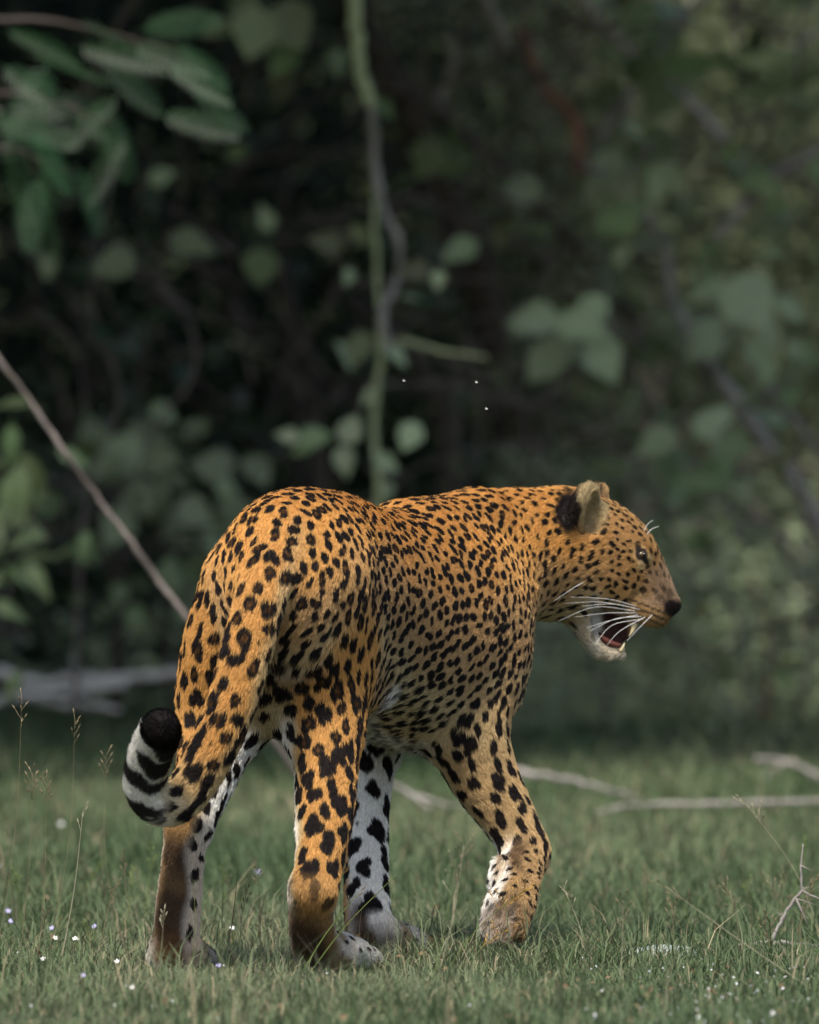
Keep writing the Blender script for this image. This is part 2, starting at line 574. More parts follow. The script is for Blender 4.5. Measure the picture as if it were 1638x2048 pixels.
# --- union on a grid
lo = np.min([np.min(c.P - np.maximum(c.A, c.B)[:, None], axis=0) for c in CH], axis=0) - 0.02
hi = np.max([np.max(c.P + np.maximum(c.A, c.B)[:, None], axis=0) for c in CH], axis=0) + 0.02
dims = np.ceil((hi - lo) / VOX).astype(int) + 1
D = np.full(dims, 0.1, np.float32)

def box_of(c, m):
    a = np.min(c.P - np.maximum(c.A, c.B)[:, None], axis=0) - m
    b = np.max(c.P + np.maximum(c.A, c.B)[:, None], axis=0) + m
    i0 = np.clip(np.floor((a - lo) / VOX).astype(int), 0, dims - 1)
    i1 = np.clip(np.ceil((b - lo) / VOX).astype(int) + 1, 1, dims)
    return i0, i1

def grid_pts(i0, i1):
    ax = [(lo[d] + VOX * np.arange(i0[d], i1[d])).astype(np.float32) for d in range(3)]
    return np.stack(np.meshgrid(*ax, indexing='ij'), -1)

def chain_on_grid(c, m):
    """Chain distance inside its own box, segment by segment in smaller boxes."""
    i0, i1 = box_of(c, m)
    out = np.full(i1 - i0, 0.1, np.float32)
    for i in range(0, len(c.P) - 1):
        sub = Chain.__new__(Chain)
        sub.P, sub.A, sub.B, sub.S, sub.T = c.P[i:i + 2], c.A[i:i + 2], c.B[i:i + 2], c.S[i:i + 2], c.T[i:i + 2]
        j0, j1 = box_of(sub, m)
        d = sub.eval(grid_pts(j0, j1))
        sl = tuple(slice(j0[k] - i0[k], j1[k] - i0[k]) for k in range(3))
        out[sl] = np.minimum(out[sl], d)
    return i0, i1, out

for c in CH:
    i0, i1, d = chain_on_grid(c, 0.022)
    sl = tuple(slice(i0[k], i1[k]) for k in range(3))
    o = D[sl]
    h = np.clip(0.5 + 0.5 * (o - d) / c.k, 0, 1)
    D[sl] = o * (1 - h) + d * h - c.k * h * (1 - h)
for c in CARVE:
    i0, i1, d = chain_on_grid(c, 0.012)
    sl = tuple(slice(i0[k], i1[k]) for k in range(3))
    D[sl] = np.maximum(D[sl], -d)

def surface_nets(D, lo, h):
    ins = D < 0
    nx, ny, nz = D.shape
    m = np.zeros((nx - 1, ny - 1, nz - 1), np.uint8)
    for dx in (0, 1):
        for dy in (0, 1):
            for dz in (0, 1):
                m += ins[dx:nx - 1 + dx, dy:ny - 1 + dy, dz:nz - 1 + dz]
    act = (m > 0) & (m < 8)
    idx = np.full(act.shape, -1, np.int32)
    cells = np.argwhere(act)
    idx[tuple(cells.T)] = np.arange(len(cells))
    acc = np.zeros((len(cells), 3)); cnt = np.zeros(len(cells))
    corner = {}
    for a in range(8):
        o = np.array([(a >> 0) & 1, (a >> 1) & 1, (a >> 2) & 1])
        corner[a] = (o, D[tuple((cells + o).T)])
    for a in range(8):
        for bit in (1, 2, 4):
            b = a | bit
            if b == a: continue
            oa, da = corner[a]; ob, db = corner[b]
            cr = (da < 0) != (db < 0)
            t = np.where(cr, da / np.where(cr, da - db, 1), 0)
            acc += np.where(cr[:, None], oa + (ob - oa) * t[:, None], 0)
            cnt += cr
    V = lo + h * (cells + acc / cnt[:, None])
    faces = []
    for ax in range(3):
        a0 = [slice(None)] * 3; a1 = [slice(None)] * 3
        a0[ax] = slice(0, -1); a1[ax] = slice(1, None)
        cr = ins[tuple(a0)] != ins[tuple(a1)]
        e = np.argwhere(cr)
        b1, b2 = (ax + 1) % 3, (ax + 2) % 3
        ok = (e[:, b1] > 0) & (e[:, b2] > 0) & (e[:, b1] < D.shape[b1] - 1) & (e[:, b2] < D.shape[b2] - 1)
        e = e[ok]
        def ci(d1, d2):
            c = e.copy(); c[:, b1] -= d1; c[:, b2] -= d2
            return idx[tuple(c.T)]
        q = np.stack([ci(1, 1), ci(0, 1), ci(0, 0), ci(1, 0)], 1)
        flip = ~ins[tuple(e.T)]
        q[flip] = q[flip][:, ::-1]
        faces.append(q)
    return V, np.vstack(faces)

BV, BF = surface_nets(D, lo, VOX)
BF = BF[(BF >= 0).all(1)]
del D
# keep the largest connected piece, then relax the grid's stair steps
def relax(V, F, it, lam=0.5):
    E = np.vstack([F[:, [0, 1]], F[:, [1, 2]], F[:, [2, 3]], F[:, [3, 0]]])
    n = len(V)
    for k in range(it):
        deg = np.bincount(E[:, 0], minlength=n) + np.bincount(E[:, 1], minlength=n)
        A = np.zeros_like(V)
        for d in range(3):
            A[:, d] = np.bincount(E[:, 0], V[E[:, 1], d], n) + np.bincount(E[:, 1], V[E[:, 0], d], n)
        V = V + (lam if k % 2 == 0 else -lam * 1.03) * (A / np.maximum(deg, 1)[:, None] - V)
    return V
BV = relax(BV, BF, 20)
BV[:, 2] = np.maximum(BV[:, 2], 0.001)

def vert_normals(V, F):
    fn = np.cross(V[F[:, 2]] - V[F[:, 0]], V[F[:, 3]] - V[F[:, 1]])
    N = np.zeros_like(V)
    for k in range(4):
        for d in range(3):
            N[:, d] += np.bincount(F[:, k], fn[:, d], len(V))
    return nrm(N)
BN = vert_normals(BV, BF)
if np.mean(np.einsum('ij,ij->i', BN, BV - BV.mean(0))) < 0:
    BF = BF[:, ::-1]; BN = -BN
print('leopard body', len(BV), 'verts')
# ------------------------------------------------------------------ coat: colours, spots and fur
def sst(a, b, x):
    t = np.clip((x - a) / (b - a), 0, 1)
    return t * t * (3 - 2 * t)
def mixc(a, b, t):
    return np.asarray(a) * (1 - t[:, None]) + np.asarray(b) * t[:, None]

ORANGE = np.array([.62, .320, .088]); TAN = np.array([.475, .295, .130]); PALE = np.array([.52, .40, .21])
WHITE = np.array([.84, .80, .72]); BROWN = np.array([.060, .036, .020]); BLACK = np.array([.012, .009, .008])
DEEP = np.array([.33, .145, .035]); GREY = np.array([.34, .24, .165])

def region_fields(P, N):
    """Base colour, spot spacing, spot radius, fur length and fur direction at surface points."""
    n = len(P)
    Pf = P.astype(np.float32)
    ds, data = [], []
    for c in CH:
        m = np.maximum(c.A, c.B)[:, None] + .03
        near = np.nonzero(((Pf > (c.P - m).min(0)) & (Pf < (c.P + m).max(0))).all(1))[0]
        e = [np.full(n, 9.0, np.float32)] + [np.zeros(n, np.float32) for _ in range(3)] + [np.zeros((n, 3), np.float32) for _ in range(2)]
        for full_, part_ in zip(e, c.eval(Pf[near], True)): full_[near] = part_
        ds.append(e[0]); data.append(e)
    ds = np.array(ds)
    dmin = ds.min(0)
    wt = np.exp(-(ds - dmin) / 0.007)
    wt /= wt.sum(0)
    col = np.zeros((n, 3)); spc = np.zeros(n); rad = np.zeros(n); ln = np.zeros(n); fl = np.zeros((n, 3)); amt = np.zeros(n)
    ns = vnoise(P, 22.0, 3)
    back = -N[:, 1]
    for c, e, w in zip(CH, data, wt):
        if w.max() < 0.01: continue
        d, U, V, T, FL, DN = e
        U = U + 0.12 * ns
        V = V + 0.10 * ns
        r = c.props['region']
        inn = U * c.props.get('inner', 0)
        sp, ra, le, am = .034, .0128, .011, np.ones(n)
        fdir = -FL.astype(float)                      # hair lies backwards along trunk and head
        if r == 'trunk':
            fr = sst(.0, .25, T) if c.name == 'trunk' else (np.zeros(n) if c.name == 'croup' else np.ones(n))
            k = mixc(mixc(ORANGE, TAN, sst(-.75, .05, V)), PALE, sst(.2, .75, V)) if c.name == 'trunk' else np.tile(ORANGE, (n, 1))
            if c.name == 'trunk': k = mixc(k, WHITE, sst(.84, 1.0, V))
            sp, ra, le = .0222 - .0014 * fr - .0025 * sst(.72, .95, T) * fr, .0096 - .0004 * fr - .0011 * sst(.72, .95, T) * fr, .0070 + .010 * sst(.5, .95, V) * (c.name == 'trunk')
            if c.name == 'trunk': am = 1 - .5 * sst(.78, .95, V)
            fdir = fdir + DN * (0.5 if c.name == 'trunk' else 0)
        elif r == 'fold':
            k = np.tile(TAN * .8 + ORANGE * .2, (n, 1)); sp, ra, le = .0240, .0105, .007; fdir = FL.astype(float)
        elif r == 'neck':
            k = mixc(mixc(ORANGE, TAN, sst(-.2, .7, V)), PALE, sst(.6, .95, V)); sp, ra, le = .0175, .0061, .008
            fdir = fdir + DN * 0.35
        elif r == 'throat':
            k = mixc(TAN, PALE, sst(-.1, .6, V)); sp, ra, le = .032, .0095, .014
        elif r == 'groin':
            k = mixc(np.tile(TAN * .8, (n, 1)), PALE, sst(.2, .6, np.maximum(T, 0))); sp, ra, le = .032, .0125, .009; fdir = FL.astype(float)
        elif r == 'thigh':
            k = mixc(np.tile(ORANGE * .9 + TAN * .1, (n, 1)), PALE, sst(.35, .75, inn)); k = mixc(k, WHITE, sst(.75, 1.0, inn) * sst(.4, .7, T))
            sp, ra, le = .0305, .0130, .0075; fdir = FL.astype(float)
        elif r == 'gaskin':
            k = mixc(np.tile(ORANGE * .72 + TAN * .22, (n, 1)), PALE, sst(.2, .5, inn if c.props['inner'] > 0 else inn - .3)); k = mixc(k, WHITE, sst(.40, .70, inn if c.props['inner'] > 0 else inn - .32))
            sp, ra, le = .0320, .0138, .0075; fdir = FL.astype(float)
        elif r == 'cannon':
            k = mixc(np.tile(TAN * .62, (n, 1)), BROWN, sst(.02, .50, T + .16 * ns))
            k = mixc(k, DEEP * .55, sst(.72, 1.0, T) * .6)
            side = sst(.30, .90, inn if c.props['inner'] > 0 else -np.abs(U))
            front = sst(.50, -.20, back)
            k = mixc(k, WHITE * .93, np.clip(side + front, 0, 1))
            k = mixc(k, TAN * .8, sst(.45, .85, np.abs(U)) * .5)
            sp, ra, le = .030, .0085, .006; am = np.clip(side + front, 0, 1); fdir = FL.astype(float)
        elif r == 'paw':
            k = mixc(np.tile(WHITE * .8, (n, 1)), PALE * .7, sst(.1, .7, ns + .3)); k = mixc(k, BROWN * 1.3, sst(.55, .85, back))
            sp, ra, le = .024, .0055, .006; am = sst(.6, .3, back) * .9
        elif r == 'upper_arm':
            k = mixc(np.tile(TAN * .85 + ORANGE * .15, (n, 1)), PALE, sst(.45, 1.0, T)); k = mixc(k, PALE, sst(.1, .5, inn)); k = mixc(k, WHITE, sst(.4, .8, inn))
            sp, ra, le = .0200 + .006 * sst(.5, 1, T), .0085 + .0026 * sst(.5, 1, T), .0065; fdir = FL.astype(float)
        elif r == 'forearm':
            if c.props['inner'] > 0:
                k = mixc(np.tile(TAN, (n, 1)), WHITE, sst(-.55, .05, inn + .5 * back)); sp, ra = .040, .0162
                k = mixc(k, BROWN * 1.6, sst(.80, .92, T) * sst(.35, .75, back) * sst(.55, .1, inn))
                am = sst(.97, .86, T)
            else:
                k = mixc(np.tile(TAN * .62 + PALE * .38, (n, 1)), PALE, sst(.0, .45, inn)); k = mixc(k, WHITE, sst(.45, .8, inn)); sp, ra = .0290, .0122
            le = .007; fdir = FL.astype(float)
        elif r == 'fore_paw':
            k = mixc(np.tile(TAN * .75 + PALE * .2, (n, 1)), WHITE, sst(-.05, .35, inn)); pad = np.clip(sst(.10, .55, back + .35 * ns) * sst(.40, .0, inn) * sst(-.78, -.40, inn) + .7 * sst(.80, 1.0, T) * (c.name == 'right_fore_paw') + .6 * (c.name == 'toe'), 0, 1)
            k = mixc(k, BROWN * 2.0, pad * .85)
            sp, ra, le = .021, .0068, .010; am = 1 - .7 * pad; fdir = FL.astype(float)
        elif r == 'tail':
            k = mixc(np.tile(ORANGE * .8 + TAN * .2, (n, 1)), PALE, sst(.50, .70, T)); k = mixc(k, WHITE, sst(.64, .76, T))
            rightside = sst(.35, .9, U)
            k = mixc(k, PALE, rightside * .7)
            x = (T + .012 * ns)
            band = sst(.42, .58, np.abs(((x * 13.5 + .5 * np.sign(U) * sst(.0, .3, np.abs(U))* .4) % 1.0) - .5) * 2 + .75 * ns)
            k = mixc(k, BLACK, band * sst(.70, .74, T) * .97)
            k = mixc(k, BLACK, sst(.952, .962, x))
            am = sst(.75, .69, T)
            sp, ra, le = .0300, .0127, .009; fdir = FL.astype(float)
        elif r == 'head':
            k = mixc(np.tile(TAN * .7 + ORANGE * .3, (n, 1)), PALE * .9 + TAN * .1, sst(.1, .8, V) * .6); sp, ra, le = .0126, .0043, .005
            fdir = fdir + DN * .2
        elif r == 'muzzle':
            k = mixc(np.tile(TAN * .8, (n, 1)), GREY, sst(.15, .5, T)); le = .003; am = np.zeros(n)
        elif r == 'lip':
            st = sst(.25, .5, np.sin(V * 9.0 + 1.0)) * sst(.9, .5, np.abs(V))
            k = mixc(np.tile(TAN * .75, (n, 1)), BLACK * 2, st * .85); k = mixc(k, PALE, sst(.6, .95, V)); le = .003; am = np.zeros(n)
        elif r == 'nose':
            k = np.tile([.045, .028, .024], (n, 1)); k = mixc(k, GREY * .9, sst(.3, .7, N[:, 2])); le = .0005; am = np.zeros(n)
        elif r == 'jaw':
            k = mixc(np.tile(PALE, (n, 1)), PALE * .55 + WHITE * .42, sst(.30, .5, T)); sp, ra, le = .024, .0075, .009; am = sst(.75, .5, T)
        elif r == 'mouth':
            k = np.tile([.035, .010, .008], (n, 1)); le = 0.0; am = np.zeros(n); fdir = FL.astype(float)  # dark colour stands for the shade deep in the mouth
        elif r == 'ear':
            fc = N @ c.props['face'] + .25 * ns
            k = mixc(np.tile(BLACK * 1.5, (n, 1)), PALE * .8, sst(.60, .86, fc)); k = mixc(k, TAN * .8, sst(.75, 1.0, T) * sst(-.7, -.2, fc))
            k = mixc(k, TAN * .55 + PALE * .1, sst(.6, .95, fc)); le = .009 ; am = np.zeros(n); fdir = FL.astype(float)
        else:
            k = np.tile(ORANGE, (n, 1))
        col += w[:, None] * k; spc += w * sp * .86; rad += w * ra * .875; ln += w * le; amt += w * am
        fl += w[:, None] * fdir
    return col, spc, rad, ln, fl, amt

bcol, bspc, brad, bln, bfl, bamt = region_fields(BV, BN)
# pockets carved into the body: mouth and ears
inm = np.minimum.reduce([c.eval(BV.astype(np.float32)) for c in MOUTH])
near_ear = (BV[:, 1] < ear_near[1] + .034) & (BV[:, 1] > .6)
mk = sst(.0035, .0012, inm)
bcol = mixc(bcol, [.028, .009, .008], mk); bln *= 1 - mk; bamt *= 1 - mk  # carved mouth coloured near black, its inner shade put into the skin
# face markings, laid out in the plane of the head's profile
hsc = (CAM_D + BV[:, 1]) / F_PX
hx, hy = 819 + BV[:, 0] / hsc, 1024 - (BV[:, 2] - CAM_H) / hsc
# eye sockets: the skin nearest the lens at that place in the profile, mirrored for the far side
cand = np.nonzero((np.hypot(hx - 1286, hy - 1111) < 5) & (BV[:, 1] > .6))[0]
EYE = BV[cand[np.argmin(BV[cand, 1])]]
EYE_L = float(np.dot(EYE - HM(1286, 1111), HR))
EYE_FAR = EYE - HR * 2 * EYE_L
face = sst(1075, 1100, hx) * sst(1335, 1325, hy) * (BV[:, 1] > .6)
hn = vnoise(BV, 60, 5)
def mark(m, c, keep_spots=0.0):
    global bcol, bamt
    m = np.clip(m * face, 0, 1)
    bcol = mixc(bcol, c, m); bamt = bamt * (1 - m * (1 - keep_spots))
along = (hx - 1262) * .53 + (hy - 1100) * .85 + 6 * hn           # runs down the nose
mark(sst(34, 70, along) * sst(1276, 1312, hx + 8 * hn) * sst(1226, 1204, hy) * .7, GREY, .35)
lv = (hy - 1196) - (hx - 1262) * .42
lipm = sst(1252, 1266, hx) * sst(-4, 3, lv) * (hy < 1275)
mark(lipm * sst(1345, 1330, hx), TAN * .85)
mark(lipm * sst(1338, 1325, hx) * sst(.0, .6, np.sin(lv * .50 + .3 * hn)) * sst(36, 24, lv) * .9, BLACK * 1.5)
mark(sst(1172, 1190, hx + 5 * hn) * sst(1210, 1196, hx) * sst(1176, 1205, hy) * .6, WHITE * .8, .35)
em = near_ear * sst(1088, 1070, hy)
mark(em * sst(1.15, .8, np.hypot((hx - 1186) / 36, (hy - 1012) / 58)), PALE * .75)
mark(em * sst(1.15, .85, np.hypot((hx - 1138) / 25, (hy - 1024) / 42) + .12 * hn), BLACK * 1.3)
mark(em * sst(972, 962, hy), GREY)
dn = np.hypot(hx - 1347, (hy - 1216) * 1.0)
mark(sst(24, 15, dn) * sst(1198, 1204, hy - (hx - 1347) * .2), np.array([.030, .020, .018]))
for q, rr, cc in ((EYE + HM(1303, 1122) - HM(1283, 1112) - HR * .008, .0085, PALE * .85), (EYE + HM(1284, 1136) - HM(1283, 1112), .009, PALE)):
    dd = np.linalg.norm(BV - q, axis=1)
    mark(sst(rr * 1.25, rr * .6, dd) * .9, cc)
for q in (EYE, EYE_FAR):
    for k in range(5):                                            # slanting lids and the tear line
        p = q + (HM(1299, 1134) - HM(1283, 1112)) * (k / 4.0 * 1.3 - .45) 
        dd = np.linalg.norm((BV - p) * [1, .6, 1], axis=1)
        mark(sst(.0070, .0045, dd), BLACK * 1.4)
    dd = np.linalg.norm((BV - q) * [1, .7, 1], axis=1)
    mark(sst(.0125, .0095, dd), BLACK * 1.4); bamt *= 1 - sst(.020, .012, dd); bln *= 1 - sst(.017, .010, dd)
bflow = bfl - BN * np.einsum('ij,ij->i', bfl, BN)[:, None]
bflow = nrm(bflow + 1e-6)

# spots: dart throwing over the skin with a spacing that follows the region
order = RNG.permutation(len(BV))[:110000]
acc_p = np.zeros((6000, 3)); acc_s = np.zeros(6000); na = 0; acc_i = []
for i in order:
    if bamt[i] < 0.35: continue
    s = bspc[i]
    if na and ((((acc_p[:na] - BV[i]) ** 2).sum(1)) < (0.5 * (acc_s[:na] + s)) ** 2).any(): continue
    acc_p[na] = BV[i]; acc_s[na] = s; na += 1; acc_i.append(i)
    if na >= 6000: break
blobC, blobE1, blobE2, blobN, blobR, blobK = [], [], [], [], [], []
for i in acc_i:
    e1 = bflow[i]; nn = BN[i]; e2 = np.cross(nn, e1)
    r = brad[i] * RNG.uniform(.82, 1.22)
    big = r > .0080
    m = int(RNG.integers(2, 5)) if r > .0112 else int(RNG.integers(1, 3))
    th0 = RNG.uniform(0, 2 * math.pi)
    sx = RNG.uniform(.92, 1.22) if BV[i][2] > .50 else RNG.uniform(1.05, 1.3)
    for j in range(m):
        th = th0 + 2 * math.pi * j / m + RNG.uniform(-.5, .5)
        o = (0.52 if m > 2 else .42 if m > 1 else 0) * r * RNG.uniform(.8, 1.15)
        blobC.append(BV[i] + (e1 * math.cos(th) * 1.12 + e2 * math.sin(th)) * o)
        q = r * ((RNG.uniform(.64, .80) if m > 2 else RNG.uniform(.72, .86)) if m > 1 else 1.0)
        blobE1.append(e1); blobE2.append(e2); blobN.append(nn); blobR.append((q * 1.14 * sx, q * .97 / sx, q * 2.2)); blobK.append(0)
    if big and RNG.random() < .5 and bcol[i][0] - bcol[i][2] > .36 and BV[i][2] > .30:          # a rosette: brown heart
        blobC.append(BV[i]); blobE1.append(e1); blobE2.append(e2); blobN.append(nn); blobR.append((r * .52, r * .46, r * 2)); blobK.append(1)
    if r > .0128 and RNG.random() < .35:                     # stray satellite
        th = RNG.uniform(0, 2 * math.pi)
        blobC.append(BV[i] + (e1 * math.cos(th) + e2 * math.sin(th)) * r * 1.45)
        blobE1.append(e1); blobE2.append(e2); blobN.append(nn); blobR.append((r * .24, r * .22, r)); blobK.append(0)
blobC, blobE1, blobE2, blobN, blobR, blobK = map(np.array, (blobC, blobE1, blobE2, blobN, blobR, blobK))
print('spots', na, 'blobs', len(blobC))

def spot_mask(P, N):
    """(black, brown heart) amounts at points; blobs found through a coarse hash of cells."""
    cell = 0.05
    Pw = P + .0014 * np.stack([vnoise(P, 95, 11), vnoise(P, 95, 12), vnoise(P, 95, 13)], 1) + .0005 * np.stack([vnoise(P, 260, 14), vnoise(P, 260, 15), vnoise(P, 260, 16)], 1)
    ic = np.floor(P / cell).astype(np.int64)
    key = ((ic[:, 0] + 500) * 1000 + ic[:, 1] + 500) * 1000 + ic[:, 2] + 500
    o = np.argsort(key, kind='stable')
    ks, st = np.unique(key[o], return_index=True)
    st = np.r_[st, len(o)]
    blk = np.full(len(P), 9.0); hrt = np.full(len(P), 9.0)
    for a, b in zip(st[:-1], st[1:]):
        ii = o[a:b]
        c = (ic[ii[0]] + .5) * cell
        nb = np.nonzero((np.abs(blobC - c) < cell * .5 + .034).all(1))[0]
        if not len(nb): continue
        d = Pw[ii][:, None, :] - blobC[nb][None]
        u = np.einsum('ijk,jk->ij', d, blobE1[nb]) / blobR[nb, 0]
        v = np.einsum('ijk,jk->ij', d, blobE2[nb]) / blobR[nb, 1]
        w = np.einsum('ijk,jk->ij', d, blobN[nb]) / blobR[nb, 2]
        kk = np.sqrt(u * u + v * v + w * w) + 3.0 * (N[ii] @ blobN[nb].T < 0.0)
        isb = blobK[nb] == 0
        if isb.any(): blk[ii] = kk[:, isb].min(1)
        if (~isb).any(): hrt[ii] = kk[:, ~isb].min(1)
    return sst(1.06, .88, blk), sst(1.0, .5, hrt)

def paint(P, N, col, amt):
    b, h = spot_mask(P, N)
    b = b * np.clip(amt * 1.3, 0, 1)
    c = mixc(col, BLACK * 1.15, b)
    return mixc(c, DEEP * .55, h * .5 * np.clip(amt, 0, 1))

skin_mat = attr_mat('leopard_skin', rough=0.8)
fur_mat = attr_mat('leopard_fur', rough=0.6, translucent=0.22, spec=0.12)
leopard = tag(empty('leopard', (-0.1, 0.3, 0)), 'spotted leopard walking away over the grass, head turned aside with mouth open', 'leopard')
body = link('body', mesh_np('leopard_body', BV, BF, skin_mat, cols=paint(BV, BN, bcol * .85, bamt)), leopard)

# fur: single hairs over the whole skin, denser on the half turned to the lens
q = BF
tri = np.vstack([q[:, [0, 1, 2]], q[:, [0, 2, 3]]])
ta, tb, tc_ = BV[tri[:, 0]], BV[tri[:, 1]], BV[tri[:, 2]]
area = .5 * np.linalg.norm(np.cross(tb - ta, tc_ - ta), axis=1)
tl = bln[tri].mean(1)
facing = -(BN[tri].mean(1)[:, 1])
dens = area * np.where(facing > -.35, 1.0, .30) * (tl > .0015) * np.clip(.010 / np.maximum(tl, .004), .8, 2.2)
NF = 520000
ti = np.searchsorted(np.cumsum(dens) / dens.sum(), RNG.random(NF))
ti = np.minimum(ti, len(tri) - 1)
r1, r2 = np.sqrt(RNG.random(NF)), RNG.random(NF)
bw = np.stack([1 - r1, r1 * (1 - r2), r1 * r2], 1)
def bary(A):
    return np.einsum('ij,ij...->i...', bw, A[tri[ti]])
fP, fN = bary(BV), nrm(bary(BN))
fcol = paint(fP, fN, bary(bcol), bary(bamt))
fcol = np.clip(fcol * (1 + .16 * RNG.standard_normal(NF))[:, None], .004, .95)
flen = bary(bln) * RNG.uniform(.65, 1.25, NF)
clump = np.stack([vnoise(fP, 120, 21), vnoise(fP, 120, 22), vnoise(fP, 120, 23)], 1) * .10 + .10 * RNG.standard_normal((NF, 3))
ff = nrm(bary(bflow) + clump)
hp = np.zeros((NF, 4, 3), np.float32)
hp[:, 0] = fP - fN * .0008
hp[:, 1] = fP + flen[:, None] * (.22 * ff + .16 * fN)
hp[:, 2] = fP + flen[:, None] * (.58 * ff + .26 * fN)
hp[:, 3] = fP + flen[:, None] * (1.0 * ff + .28 * fN) - np.array([0, 0, .06]) * flen[:, None]
hc = bpy.data.hair_curves.new('leopard_fur')
hc.add_curves([4] * NF)
hc.attributes['position'].data.foreach_set('vector', hp.ravel())
ra_ = hc.attributes.get('radius') or hc.attributes.new('radius', 'FLOAT', 'POINT')
ra_.data.foreach_set('value', np.tile(np.array([.00042, .00036, .00024, .00008], np.float32), NF))
ca = hc.attributes.new('coat', 'FLOAT_COLOR', 'CURVE')
c4 = np.ones((NF, 4), np.float32); c4[:, :3] = fcol
ca.data.foreach_set('color', c4.ravel())
hc.materials.append(fur_mat)
fur = link('fur', hc, leopard)

# eyes, whiskers, teeth, tongue
def ball(name, c, r, mat, parent, sc=(1, 1, 1), seg=16):
    bm = bmesh.new()
    bmesh.ops.create_uvsphere(bm, u_segments=seg, v_segments=seg // 2 + 2, radius=r)
    for v in bm.verts:
        v.co = Vector((v.co.x * sc[0] + c[0], v.co.y * sc[1] + c[1], v.co.z * sc[2] + c[2]))
    for f in bm.faces: f.smooth = True
    me = bpy.data.meshes.new(name); bm.to_mesh(me); bm.free()
    me.materials.append(mat)
    return link(name, me, parent)
eye_mat = noise_mat('leopard_eye', (.045, .032, .012), (.085, .060, .022), scale=300, rough=.08, bump=0, spec=.6)
pupil_mat = noise_mat('leopard_pupil', (.003, .003, .003), (.006, .005, .005), rough=.06, bump=0, spec=.6)
for s in (1, -1):
    c = (EYE if s > 0 else EYE_FAR) - HR * s * .0052
    e = ball('eye', c, .0088, eye_mat, leopard, sc=(1, 1, .66))
    look = nrm(HR * s * .85 + np.array([.55, .1, -.05]))
    ball('pupil', c + look * .0064, .0040, pupil_mat, e, seg=12)
wh_mat = noise_mat('whisker_white', (.80, .79, .74), (.88, .87, .83), rough=.35, bump=0, translucent=.25)
WH = [((1272, 1212), (1215, 1198), (1140, 1194)), ((1268, 1216), (1200, 1204), (1130, 1207)), ((1270, 1222), (1190, 1214), (1117, 1242)),
      ((1274, 1226), (1215, 1226), (1150, 1234)), ((1276, 1230), (1225, 1240), (1172, 1256)), ((1282, 1233), (1230, 1238), (1180, 1262)),
      ((1286, 1238), (1225, 1250), (1191, 1287)), ((1304, 1230), (1282, 1252), (1254, 1282)), ((1280, 1219), (1225, 1208), (1165, 1212)),
      ((1180, 1158), (1150, 1174), (1108, 1202)), ((1290, 1234), (1240, 1262), (1214, 1290))]
for a, b, c in WH:
    l0 = .040 if a[0] > 1200 else .062
    path = catmull([HM(*a, l0), HM(*b, l0 + .028), HM(*c, l0 + .050)], 5)
    v, q_, t_ = tube_np(path, np.linspace(.00048, .00014, len(path)), 5)
    link('whisker', mesh_np('whisker', v, [q_, t_], wh_mat), leopard)
for a, b in (((1286, 1068), (1306, 1040)), ((1290, 1074), (1318, 1052))):
    path = catmull([HM(*a, .034), HM((a[0] + b[0]) / 2 - 2, (a[1] + b[1]) / 2 - 4, .036), HM(*b, .038)], 4)
    v, q_, t_ = tube_np(path, np.linspace(.0006, .0002, len(path)), 5)
    link('whisker', mesh_np('whisker', v, [q_, t_], wh_mat), leopard)
tooth_mat = noise_mat('tooth_ivory', (.50, .41, .22), (.62, .53, .33), scale=60, rough=.3, bump=0, spec=.5)
for s in (1, -1):
    for p in (((1270, 1248), (1265, 1262), (1258, 1273), .0052), ((1241, 1302), (1246, 1294), (1249, 1286), .0032)):
        path = catmull([HM(*p[0], s * .0165), HM(*p[1], s * .0175), HM(*p[2], s * .016)], 4)
        v, q_, t_ = tube_np(path, np.linspace(p[3], .0008, len(path)), 8)
        link('canine_tooth', mesh_np('canine_tooth', v, [q_, t_], tooth_mat), leopard)
tongue_mat = noise_mat('tongue_pink', (.11, .038, .030), (.16, .055, .042), scale=90, rough=.4, bump=.2)
tp = catmull([np.r_[HM(1196, 1272), .022, .006], np.r_[HM(1218, 1286), .019, .006], np.r_[HM(1238, 1292), .012, .005]], 4)
tv, tf_ = [], []
ang = np.linspace(0, 2 * np.pi, 12, endpoint=False)
upv = nrm(np.cross(HR, HM(1238, 1292) - HM(1196, 1272)))
for r in tp: tv.append(r[:3] + np.cos(ang)[:, None] * HR * r[3] + np.sin(ang)[:, None] * upv * r[4])
for i in range(len(tp) - 1):
    for j in range(12): tf_.append((i * 12 + j, i * 12 + (j + 1) % 12, (i + 1) * 12 + (j + 1) % 12, (i + 1) * 12 + j))
tv = np.vstack(tv + [tp[-1][None, :3]])
tt_ = [((len(tp) - 1) * 12 + j, (len(tp) - 1) * 12 + (j + 1) % 12, len(tv) - 1) for j in range(12)]
link('tongue', mesh_np('tongue', tv, [np.array(tf_), np.array(tt_)], tongue_mat), leopard)
